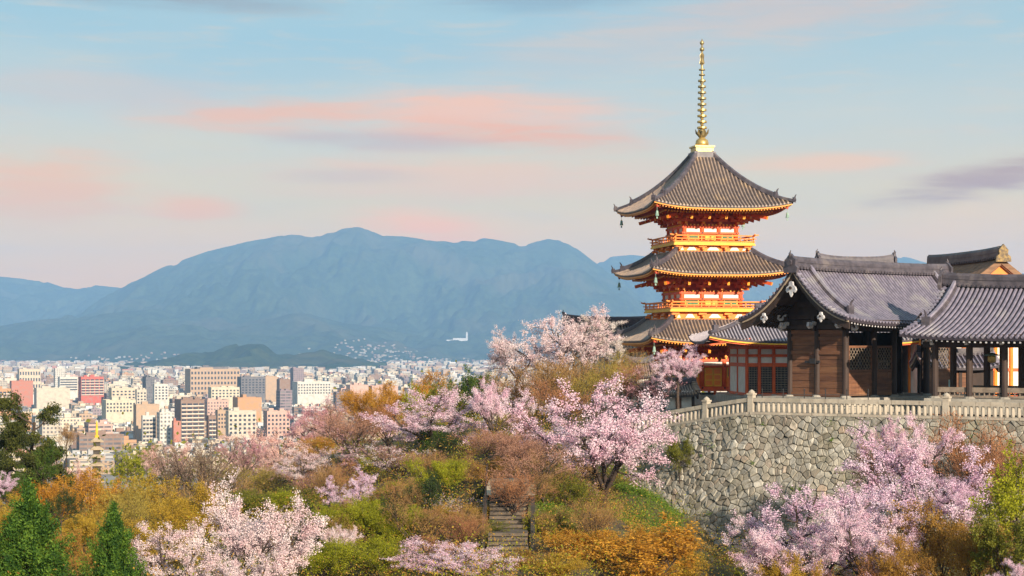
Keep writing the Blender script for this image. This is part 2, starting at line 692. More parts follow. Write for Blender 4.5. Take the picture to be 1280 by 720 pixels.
mountain('mountains', 'broad blue forested mountain with a rounded double summit', 9600, 13000, 14200,
         [(-60, 440), (40, 425), (110, 392), (150, 362), (185, 345), (215, 330), (255, 316), (275, 311), (300, 305), (322, 300), (340, 297), (375, 291),
          (395, 292), (420, 291), (430, 286), (447, 284), (460, 287), (480, 295), (505, 296), (520, 298), (545, 302), (590, 301), (605, 298), (620, 300), (640, 304),
          (655, 307), (672, 302), (685, 299), (700, 299), (712, 304), (722, 312), (735, 322), (748, 332), (765, 345), (800, 372), (850, 405), (920, 436)], FOREST, 1.3)
mountain('mountains', 'pale farther ridge low on the skyline at the left', 12500, 15200, 16200,
         [(-400, 350), (-250, 338), (-120, 345), (-60, 350), (0, 346), (30, 349), (60, 353), (80, 360), (100, 359), (120, 357), (150, 360), (185, 372), (230, 395), (300, 430)], FOREST, 4.1)
mountain('mountains', 'pale farther ridge behind the pagoda and the temple roofs', 12500, 15200, 16200,
         [(690, 430), (715, 360), (730, 338), (748, 325), (765, 321), (790, 319), (820, 322), (870, 330), (930, 328), (1000, 333), (1060, 330), (1100, 322), (1130, 321),
          (1160, 330), (1220, 338), (1270, 334), (1320, 330), (1450, 340), (1600, 350)], FOREST, 7.7)
mountain('hills', 'low blue foothills in front of the mountain', 8300, 10400, 11800,
         [(-300, 405), (-100, 415), (0, 408), (70, 398), (140, 392), (200, 386), (260, 396), (330, 400), (380, 392), (430, 404), (480, 410), (520, 420), (570, 424), (610, 428), (660, 420),
          (720, 415), (800, 410), (900, 415), (1000, 420), (1200, 410), (1400, 405)], FOREST, 9.2, rough=0.45)
mountain('hills', 'small dark wooded hill rising from the city edge', 5600, 6300, 7000,
         [(150, 460), (200, 456), (225, 450), (250, 445), (275, 441), (295, 435), (312, 431), (330, 431), (345, 437), (370, 441), (400, 440), (425, 444), (450, 450), (480, 458)], FOREST_NEAR, 2.2, rough=0.2)


def build_haze():
    m = bpy.data.materials.new('air')
    m.use_nodes = True
    t = NT(m.node_tree)
    t.n.clear()
    out = t.node('ShaderNodeOutputMaterial')
    v = t.node('ShaderNodeVolumePrincipled')
    v.inputs['Color'].default_value = HAZE_COL + (1,)
    v.inputs['Density'].default_value = HAZE_DENS
    v.inputs['Anisotropy'].default_value = 0.0
    t.l.new(v.outputs[0], out.inputs['Volume'])
    mb = MB()
    mb.span(-17600, 17600, -17600, 17600, -102, 990)
    o = mb.build('haze', m)
    tag(o, 'thin blue air that fades the mountains', 'haze', kind='stuff')


build_haze()

# ------------------------------------------------------------------ stone retaining wall and terrace
WA = Vector((6.6, 112.6))
WB = Vector((14.1, 104.0))
WD = Vector((0.819, -0.574))
WC = WB + WD * 44


def wall_plan():
    d1 = (WB - WA).normalized()
    rad = 1.6
    p0 = WB - d1 * rad
    p1 = WB + WD * rad
    pts = []
    n = 14
    for i in range(n):
        pts.append(WA.lerp(p0, i / n))
    for i in range(9):
        t = i / 8
        pts.append(p0 * (1 - t) ** 2 + WB * 2 * t * (1 - t) + p1 * t * t)
    for i in range(1, 61):
        pts.append(p1.lerp(WC, i / 60))
    return pts


WP = wall_plan()
WL = [0.0]
for _a, _b in zip(WP, WP[1:]):
    WL.append(WL[-1] + (_b - _a).length)


def wall_at(u):
    u = min(max(u, 0.0), WL[-1] - 1e-6)
    i = max(j for j in range(len(WL)) if WL[j] <= u)
    i = min(i, len(WP) - 2)
    t = (u - WL[i]) / (WL[i + 1] - WL[i])
    p = WP[i].lerp(WP[i + 1], t)
    a = WP[max(i - 1, 0)]
    b = WP[min(i + 2, len(WP) - 1)]
    d = (b - a).normalized()
    return p, Vector((d.y, -d.x)), d


UB = [l for p, l in zip(WP, WL) if (p - WB).length < 1.7]
UB = sum(UB) / len(UB)


def wall_top(u):
    if u >= UB:
        return -3.95
    return -3.95 - 1.75 * ((UB - u) / UB) ** 1.1


def wall_pt(u, h, out=0.0):
    p, n, d = wall_at(u)
    q = p + n * (0.15 * h + 0.022 * h * h + out)
    return Vector((q.x, q.y, wall_top(u) - h + out * 0.25))


def clip_poly(poly, mx, my, nx, ny):
    out = []
    n = len(poly)
    for i in range(n):
        a, b = poly[i], poly[(i + 1) % n]
        da = (a[0] - mx) * nx + (a[1] - my) * ny
        db = (b[0] - mx) * nx + (b[1] - my) * ny
        if da <= 0:
            out.append(a)
        if (da < 0 < db) or (db < 0 < da):
            t = da / (da - db)
            out.append((a[0] + (b[0] - a[0]) * t, a[1] + (b[1] - a[1]) * t))
    return out


def mat_wallstone():
    m, t, b = new_mat('wall_stone')
    g = t.node('ShaderNodeNewGeometry')
    pos = g.outputs['Position']
    r = g.outputs['Random Per Island']
    c = t.ramp(r, [(0.0, (0.20, 0.17, 0.135)), (0.22, (0.33, 0.295, 0.235)), (0.5, (0.42, 0.385, 0.32)), (0.72, (0.26, 0.245, 0.215)), (0.9, (0.50, 0.465, 0.40)), (1.0, (0.36, 0.27, 0.20))])
    n = t.noise(pos, 2.6, 6, 0.7)
    c = t.mix(t.smooth(n, 0.42, 0.75), c, (0.15, 0.135, 0.10))
    n2 = t.noise(pos, 0.35, 4, 0.6)
    c = t.mix(t.math('MULTIPLY', t.smooth(n2, 0.5, 0.68), 0.6), c, (0.15, 0.14, 0.075))
    n3 = t.noise(pos, 0.9, 5, 0.7, 1.0)
    c = t.mix(t.math('MULTIPLY', t.smooth(n3, 0.52, 0.7), 0.55), c, (0.14, 0.125, 0.11))
    mp = t.node('ShaderNodeMapping')
    mp.inputs['Scale'].default_value = (1.3, 1.3, 0.12)
    t.l.new(pos, mp.inputs['Vector'])
    n5 = t.noise(mp.outputs[0], 1.0, 5, 0.65)
    c = t.mix(t.math('MULTIPLY', t.smooth(n5, 0.52, 0.7), 0.6), c, (0.10, 0.09, 0.075))
    t.l.new(c, b.inputs['Base Color'])
    b.inputs['Roughness'].default_value = 0.9
    bp = t.node('ShaderNodeBump')
    bp.inputs['Strength'].default_value = 0.7
    bp.inputs['Distance'].default_value = 0.06
    t.l.new(t.noise(pos, 6.0, 7, 0.7), bp.inputs['Height'])
    t.l.new(bp.outputs[0], b.inputs['Normal'])
    return m


MAT_JOINT = MAT('wall_joint', (0.035, 0.03, 0.02), (0.055, 0.05, 0.025), 3)
MAT_GRAVEL = MAT('terrace_gravel', (0.30, 0.27, 0.22), (0.22, 0.19, 0.15), 4, 0.95)


def build_wall():
    rng = random.Random(11)
    H = 10.6
    su, sh = 0.54, 0.37
    nu, nh = int(WL[-1] / su) + 2, int(H / sh) + 2
    pts = {}
    for i in range(-3, nu + 3):
        for j in range(-3, nh + 3):
            pts[i, j] = (i * su + (j % 2) * su / 2 + rng.uniform(-.44, .44) * su, j * sh + rng.uniform(-.44, .44) * sh)
    mb = MB()
    for i in range(-2, nu + 2):
        for j in range(-2, nh + 2):
            if rng.random() < .34:
                pts[i + .5, j + .25] = ((i + rng.uniform(0, 1)) * su, (j + rng.uniform(0, 1)) * sh)
    for (i, j), (x, y) in list(pts.items()):
        if not (-1 <= x <= WL[-1] + 1 and -0.4 <= y <= H + .3):
            continue
        poly = [(x - 2, y - 2), (x + 2, y - 2), (x + 2, y + 2), (x - 2, y + 2)]
        fi, fj = int(math.floor(i)), int(math.floor(j))
        for a in range(-3, 4):
            for c in range(-3, 4):
                for kk in ((fi + a, fj + c), (fi + a + .5, fj + c + .25)):
                    if kk == (i, j) or kk not in pts:
                        continue
                    qx, qy = pts[kk]
                    poly = clip_poly(poly, (x + qx) / 2, (y + qy) / 2, qx - x, qy - y)
        poly = [(min(max(a, 0), WL[-1]), min(max(c, 0.02), H)) for a, c in poly]
        area = 0.5 * abs(sum(poly[k][0] * poly[(k + 1) % len(poly)][1] - poly[(k + 1) % len(poly)][0] * poly[k][1] for k in range(len(poly))))
        if len(poly) < 3 or area < 0.012:
            continue
        cx = sum(p[0] for p in poly) / len(poly)
        cy_ = sum(p[1] for p in poly) / len(poly)
        bul = rng.uniform(.04, .15) * min(1.0, .55 + area)
        tu, tv = rng.uniform(-.16, .16), rng.uniform(-.12, .16)
        n = len(poly)
        vs_ = []
        for k, o in ((.955, -.07), (.93, .5), (.76, 1.0)):
            for p in poly:
                a, c = cx + (p[0] - cx) * k, cy_ + (p[1] - cy_) * k
                e = o * bul if o > 0 else o
                if o > 0:
                    e += (a - cx) * tu + (c - cy_) * tv + rng.uniform(-.015, .015)
                vs_.append(wall_pt(a, c, e))
        vs_.append(wall_pt(cx, cy_, bul * 1.08 + rng.uniform(-.02, .02)))
        fs = []
        for k in range(2):
            for q in range(n):
                r_ = (q + 1) % n
                fs.append((k * n + q, k * n + r_, (k + 1) * n + r_, (k + 1) * n + q))
        for q in range(n):
            fs.append((2 * n + q, 2 * n + (q + 1) % n, 3 * n))
        mb.add(vs_, fs, 0)
    # mortar and earth between the stones
    rows = []
    for k in range(13):
        h = H * k / 12
        rows.append([wall_pt(WL[-1] * q / 100, h, -0.09) for q in range(101)])
    mb.grid(rows, 1)
    o = mb.build('retaining_wall', [mat_wallstone(), MAT_JOINT])
    tag(o, 'tall battered retaining wall of rough grey brown fieldstones below the stone balustrade', 'wall', kind='thing')
    # terrace behind
    tm = MB()
    top = [(wall_at(WL[-1] * q / 60)[0], wall_top(WL[-1] * q / 60) - 0.004) for q in range(61)]
    v = [(p.x, p.y, z) for p, z in top]
    back = [(80, 84, -4.0), (95, 120, -4.0), (90, 182, -4.3), (20, 182, -4.6), (7, 176, -4.9), (4.2, 150, -4.9), (4.4, 130, -5.2)]
    nb = len(v)
    v += back
    cpt = len(v)
    v.append((18, 124, -4.1))
    n = cpt
    tm.add(v, [(q, (q + 1) % n, cpt) for q in range(n)], 0)
    low = [(a, b, c - 9) for a, b, c in back]
    b0 = len(tm.v)
    tm.add(back + low, [(q, q + 1, len(back) + q + 1, len(back) + q) for q in range(len(back) - 1)], 0)
    o = tm.build('temple_terrace', MAT_GRAVEL)
    tag(o, 'gravel terrace on which the pagoda and halls stand', 'terrace', kind='structure')


build_wall()

# ================================================================== THE CITY
ZC = -85.0
CROT = R(24)            # the street grid is turned, so left flanks lie in shade


def mat_facade():
    """painted wall with storeys of windows laid out in wall metres (UV); paint from the mesh colour"""
    m, t, b = new_mat('facade')
    at = t.node('ShaderNodeAttribute', attribute_name='paint')
    uv = t.node('ShaderNodeUVMap', uv_map='UVMap')
    sp = t.node('ShaderNodeSeparateXYZ')
    t.l.new(uv.outputs[0], sp.inputs[0])
    u, v = sp.outputs[0], sp.outputs[1]
    st = at.outputs['Alpha']

    def band(x, per, lo, hi):
        f = t.math('FRACT', t.math('DIVIDE', x, per))
        a = t.math('GREATER_THAN', f, lo)
        c = t.math('LESS_THAN', f, hi)
        return t.math('MULTIPLY', a, c)
    rows = band(v, 3.3, .32, .82)
    cols = band(u, 3.1, .22, .74)
    cols2 = band(u, 6.4, .05, .93)
    win = t.math('MULTIPLY', rows, cols)
    bal = t.math('MULTIPLY', rows, cols2)
    a1 = t.math('GREATER_THAN', st, .45)
    a2 = t.math('GREATER_THAN', st, .8)
    w = t.math('ADD', t.math('MULTIPLY', win, t.math('SUBTRACT', 1.0, a1)), t.math('MULTIPLY', bal, a1))
    w = t.math('MULTIPLY', w, t.math('SUBTRACT', 1.0, a2))
    # blank flank bands on some walls
    w = t.math('MULTIPLY', w, t.math('GREATER_THAN', u, 0.0))
    cell = t.node('ShaderNodeTexWhiteNoise', noise_dimensions='2D')
    cv = t.node('ShaderNodeCombineXYZ')
    t.l.new(t.math('FLOOR', t.math('DIVIDE', u, 3.1)), cv.inputs[0])
    t.l.new(t.math('FLOOR', t.math('DIVIDE', v, 3.3)), cv.inputs[1])
    t.l.new(cv.outputs[0], cell.inputs['Vector'])
    glass = t.mix(cell.outputs['Value'], (0.03, 0.035, 0.05), (0.16, 0.15, 0.15))
    n = t.noise(uv.outputs[0], .25, 4, .6)
    wall = t.mix(t.math('MULTIPLY', t.smooth(n, .42, .7), .5), at.outputs['Color'], (0.25, 0.22, 0.19))
    c = t.mix(t.math('MULTIPLY', w, .88), wall, glass)
    t.l.new(c, b.inputs['Base Color'])
    b.inputs['Roughness'].default_value = .75
    return m


def mat_plain_paint():
    m, t, b = new_mat('city_paint')
    at = t.node('ShaderNodeAttribute', attribute_name='paint')
    g = t.node('ShaderNodeNewGeometry')
    n = t.noise(g.outputs['Position'], .12, 5, .65)
    c = t.mix(t.math('MULTIPLY', t.smooth(n, .42, .7), .45), at.outputs['Color'], (0.22, 0.19, 0.17))
    t.l.new(c, b.inputs['Base Color'])
    b.inputs['Roughness'].default_value = .85
    return m


FACADE = mat_facade()
ROOFC = mat_plain_paint()
GLASSC = MAT('window_glass', (0.025, 0.03, 0.045), (0.05, 0.055, 0.07), .3, .25)
GLASSB = MAT('window_glass_grey', (0.10, 0.10, 0.11), (0.06, 0.065, 0.08), .3, .3)


class City:
    """boxes with UVs in metres and a paint colour per face"""
    def __init__(s):
        s.v, s.f, s.m, s.uv, s.c = [], [], [], [], []

    def quad(s, p, uv, mi, col):
        b = len(s.v)
        s.v += p
        s.f.append((b, b + 1, b + 2, b + 3))
        s.m.append(mi)
        s.uv += uv
        s.c += [col] * 4

    def box(s, cx, cy, z0, z1, w, d, rot, col, style, roofcol, wallmi=0, seed=0.0, local=False):
        cs, sn = math.cos(rot), math.sin(rot)

        def T(a, c, z):
            return (cx + a * cs - c * sn, cy + a * sn + c * cs, z)
        q = [(-w / 2, -d / 2), (w / 2, -d / 2), (w / 2, d / 2), (-w / 2, d / 2)]
        h = z1 - z0
        for i in range(4):
            a, c = q[i], q[(i + 1) % 4]
            L = w if i % 2 == 0 else d
            # whole number of bays, flank walls of some blocks blank
            blank = (i % 2 == 1) and ((seed * 7.13) % 1 < .45)
            u0, u1 = (.02, L) if not blank else (-L - 1, -1)
            s.quad([T(*a, z0), T(*c, z0), T(*c, z1), T(*a, z1)], [(u0, 0), (u1, 0), (u1, h), (u0, h)], wallmi, col + (style,))
        s.quad([T(*q[0], z1), T(*q[1], z1), T(*q[2], z1), T(*q[3], z1)], [(0, 0), (w, 0), (w, d), (0, d)], 1, roofcol + (1.0,))

    def gable(s, cx, cy, z0, w, d, rise, rot, col):
        cs, sn = math.cos(rot), math.sin(rot)

        def T(a, c, z):
            return (cx + a * cs - c * sn, cy + a * sn + c * cs, z)
        o = .6
        A = [T(-w / 2 - o, -d / 2 - o, z0), T(w / 2 + o, -d / 2 - o, z0), T(w / 2 + o, 0, z0 + rise), T(-w / 2 - o, 0, z0 + rise)]
        B = [T(w / 2 + o, d / 2 + o, z0), T(-w / 2 - o, d / 2 + o, z0), T(-w / 2 - o, 0, z0 + rise), T(w / 2 + o, 0, z0 + rise)]
        uv = [(0, 0)] * 4
        s.quad(A, uv, 1, col + (1.0,))
        s.quad(B, uv, 1, col + (1.0,))
        for x in (-w / 2, w / 2):
            s.quad([T(x, -d / 2, z0), T(x, d / 2, z0), T(x, 0, z0 + rise), T(x, 0, z0 + rise)], [(-2, 0)] * 4, 1, (.5, .45, .4, 1.0))

    def mesh(s, name):
        me = bpy.data.meshes.new(name)
        me.from_pydata(s.v, [], s.f)
        me.materials.append(FACADE)
        me.materials.append(ROOFC)
        me.polygons.foreach_set('material_index', s.m)
        uvl = me.uv_layers.new(name='UVMap')
        uvl.data.foreach_set('uv', np.array(s.uv, dtype=np.float32).reshape(-1))
        ca = me.color_attributes.new(name='paint', type='FLOAT_COLOR', domain='CORNER')
        ca.data.foreach_set('color', np.array(s.c, dtype=np.float32).reshape(-1))
        me.update()
        return me


PAINT = {
    'white': (0.62, 0.58, 0.515), 'cream': (0.56, 0.485, 0.385), 'beige': (0.60, 0.49, 0.36), 'tan': (0.46, 0.31, 0.20), 'brown': (0.25, 0.15, 0.105),
    'grey': (0.42, 0.40, 0.39), 'dark grey': (0.13, 0.125, 0.14), 'red': (0.50, 0.10, 0.07), 'pinkish': (0.58, 0.36, 0.29), 'orange': (0.50, 0.26, 0.12),
    'pale yellow': (0.59, 0.52, 0.38), 'mauve': (0.26, 0.19, 0.21), 'pale grey': (0.62, 0.60, 0.58), 'salmon': (0.46, 0.165, 0.11),
}
ROOFS = {'grey roof': (0.36, 0.34, 0.32), 'pale roof': (0.62, 0.58, 0.52), 'brown roof': (0.24, 0.15, 0.11), 'green roof': (0.25, 0.34, 0.27), 'dark roof': (0.12, 0.11, 0.11)}


def place_building(x0, x1, ytop, D, depth=None, rot=CROT):
    """width, depth and centre of a block that shows between two columns"""
    app = (x1 - x0) * D / F
    xm = PX((x0 + x1) / 2, D)
    th = math.atan2(xm, D)
    cf = abs(math.cos(rot + th))
    cl = abs(math.sin(rot + th))
    if depth is None:
        w = app * .80 / cf
        d = min(30.0, max(8.0, app * .2 / max(cl, .08)))
        w = max((app - d * cl) / cf, app * .3)
    else:
        d = depth
        w = max((app - d * cl) / cf, app * .3)
    return xm, D + d / 2, w, d


HEROES = [
    # x0, x1, ytop, distance, paint, style, roof, depth, label, grid (cols, rows) or None
    (11, 39, 477, 2250, 'salmon', 1.0, 'grey roof', 14, 'plain salmon red block with a windowless front at the left of the city', None),
    (40, 84, 486, 2150, 'cream', 1.0, 'pale roof', 22, 'long low cream white block right of the salmon red one', None),
    (71, 95, 472, 2550, 'white', .6, 'pale roof', 16, 'white block ringed by dark window bands behind the long cream one', (1, 5)),
    (96, 127, 472, 2300, 'red', .5, 'brown roof', 20, 'brick red apartment block with stepped side', (5, 6)),
    (134, 167, 486, 2050, 'beige', .3, 'grey roof', 18, 'grey beige block with three rows of windows right of the brick red one', (6, 4)),
    (168, 182, 488, 2000, 'cream', .3, 'pale roof', 9, 'narrow cream block left of the dark tower', (3, 4)),
    (176, 191, 472, 2350, 'dark grey', .2, 'dark roof', 22, 'dark grey tower between narrow cream and stepped white blocks', None),
    (190, 209, 481, 2200, 'white', .3, 'pale roof', 10, 'stepped white block right of the dark grey tower', (4, 5)),
    (124, 166, 501, 1800, 'pale yellow', .2, 'pale roof', 24, 'wide pale yellow block in the middle of the left city', (9, 3)),
    (165, 197, 507, 1480, 'tan', .9, 'pale roof', 12, 'tan apartment block with dark brown flank above the pale yellow tree', None),
    (176, 194, 521, 1440, 'white', .6, 'pale roof', 5, 'white balconied front attached below the tan apartment block', (4, 8)),
    (194, 216, 517, 1420, 'white', .3, 'pale roof', 12, 'plain white apartment block between the balconied white front and the brown tower', None),
    (215, 252, 501, 1500, 'brown', .6, 'brown roof', 24, 'brown apartment tower with rows of pale balconies', (4, 11)),
    (214, 225, 528, 1400, 'salmon', 1.0, 'brown roof', 6, 'small red house front at the foot of the brown tower', None),
    (229, 297, 462, 2700, 'tan', .3, 'dark roof', 36, 'largest tan office block with square windows and dark left flank', (15, 6)),
    (242, 284, 459.5, 2715, 'dark grey', .9, 'brown roof', 18, 'dark upper storeys on top of the largest tan office block', None),
    (295, 330, 472, 2450, 'dark grey', .1, 'brown roof', 22, 'dark glazed block with tan piers right of the largest office block', (7, 6)),
    (329, 346, 471, 2500, 'tan', 1.0, 'brown roof', 10, 'plain tan slab right of the dark glazed block', None),
    (345, 362, 475, 2350, 'brown', 1.0, 'brown roof', 14, 'red brown block right of the plain tan slab', None),
    (344, 364, 489, 1980, 'mauve', .6, 'dark roof', 16, 'dark mauve block below the red brown one', None),
    (362, 379, 461, 2900, 'mauve', .2, 'dark roof', 18, 'dark mauve tower standing above the white city blocks', None),
    (364, 412, 478, 2300, 'white', .3, 'pale roof', 24, 'wide white block with long rows of small windows', (12, 4)),
    (281, 319, 515, 1480, 'cream', .3, 'pale roof', 10, 'cream apartment block with a neat grid of windows above the peach cherry', (6, 5)),
    (328, 361, 515, 1500, 'pinkish', .3, 'pale roof', 12, 'pinkish white apartment block behind the deep rose cherry', (6, 5)),
    (289, 325, 498, 1760, 'orange', .9, 'brown roof', 20, 'orange block with dark glazed top storey above the cream apartment block', None),
    (259, 298, 485, 2150, 'pale yellow', .3, 'pale roof', 16, 'pale yellow block in front of the largest tan office block', (8, 3)),
    (249, 283, 501, 1800, 'pinkish', .3, 'grey roof', 26, 'greyish pink block with dark left flank right of the brown tower', None),
    (257, 269, 521, 1500, 'brown', .6, 'brown roof', 8, 'small brown balconied block left of the cream apartment block', (2, 6)),
    (268, 282, 514, 1560, 'tan', .3, 'brown roof', 9, 'small tan block between the brown balconied and the cream one', (3, 4)),
    (432, 460, 482, 2250, 'pinkish', 1.0, 'brown roof', 16, 'pinkish brown slab left of its longer twin at the middle of the picture', None),
    (460, 497, 483, 2260, 'pinkish', 1.0, 'brown roof', 14, 'longer pinkish brown slab against the bright orange tree', None),
    (416, 434, 491, 2050, 'mauve', .6, 'dark roof', 12, 'dark mauve block left of the pinkish brown slabs', None),
    (-6, 11, 487, 1900, 'orange', .6, 'brown roof', 14, 'orange tan block cut by the left edge', (3, 6)),
    (20, 48, 462, 3000, 'beige', .3, 'grey roof', 22, 'beige grey block behind the salmon red one', (8, 4)),
    (94, 152, 545, 1330, 'brown', .7, 'brown roof', 12, 'long low maroon roofed building behind the tiered stone pagoda', None),
    (66, 80, 461, 3050, 'white', .3, 'pale roof', 14, 'white twin topped block behind the banded white one', None),
]
_crng = random.Random(21)
HREC = []


def build_heroes():
    wc = {}

    def winmesh(w, h, mat):
        key = (round(w, 1), round(h, 1), mat.name)
        if key not in wc:
            b = MB()
            b.span(-w / 2, w / 2, -.12, .25, 0, h, 0)
            wc[key] = b.mesh('window', [mat])
        return wc[key]
    for (x0, x1, yt, D, paint, style, roof, dep, label, grid) in HEROES:
        xm, Y, w, d = place_building(x0, x1, yt, D, dep)
        zt = ZY(yt, D)
        c = City()
        col = tuple(x * .88 for x in PAINT[paint])
        st = 1.0 if grid else style
        c.box(0, 0, ZC - zt, 0, w, d, 0, col, st, ROOFS[roof], 0, .5 if style > .9 else .1)
        # parapet
        for (ax, ay, bw, bd) in ((0, -d / 2 + .3, w - .02, .5), (0, d / 2 - .3, w - .02, .5), (-w / 2 + .3, 0, .5, d - 1.2), (w / 2 - .3, 0, .5, d - 1.2)):
            c.box(ax, ay, -.05, 1.1, bw, bd, 0, tuple(x * .92 for x in col), 1.0, col)
        o = link('city_block', c.mesh('city_block'), None, (xm, Y, zt), CROT)
        tag(o, label, 'building', 'buildings of the city')
        HREC.append((x0, x1, yt, D, label))
        # rooms and tanks on the roof
        for q in range(_crng.choice((1, 2, 2))):
            r = City()
            rw, rd, rh = w * _crng.uniform(.14, .3), d * _crng.uniform(.25, .45), _crng.uniform(2.2, 4.0)
            r.box(0, 0, 0, rh, rw, rd, 0, tuple(x * .95 for x in col), 1.0, ROOFS[roof])
            link('rooftop_room', r.mesh('rooftop_room'), o, (_crng.uniform(-.28, .05) * w + q * .3 * w, _crng.uniform(-.2, .2) * d, .01))
        if grid:
            nx, nz = grid
            H = min(zt - ZC, nz * 4.2)
            fl = min(3.6, (zt - ZC) * .95 / nz) if D < 2600 else (zt - ZC) * .92 / nz
            band = nx == 1
            bw = (w - 1.5) if band else w / nx * .52
            bal = style > .45 and not band
            if bal:
                bw = w / nx * .78
            me = winmesh(bw, fl * .52, GLASSB if paint in ('brown', 'red') and False else GLASSC)
            for i in range(nx):
                for k in range(nz):
                    xx = -w / 2 + w * (i + .5) / nx
                    zz = -1.6 - fl * (k + 1) + fl * .3
                    link('window', me, o, (xx, -d / 2 - .02, zz))
            if bal:
                b = MB()
                for k in range(nz):
                    zz = -1.6 - fl * (k + 1) + fl * .02
                    b.span(-w / 2 + .3, w / 2 - .3, -d / 2 - 1.3, -d / 2 - .05, zz, zz + .25, 0)
                    b.span(-w / 2 + .3, w / 2 - .3, -d / 2 - 1.3, -d / 2 - 1.15, zz + .25, zz + 1.1, 0)
                b.build('balconies', [PALEC], o)


PALEC = MAT('balcony_paint', (0.62, 0.52, 0.42), (0.52, 0.43, 0.35), .5, .8)
build_heroes()


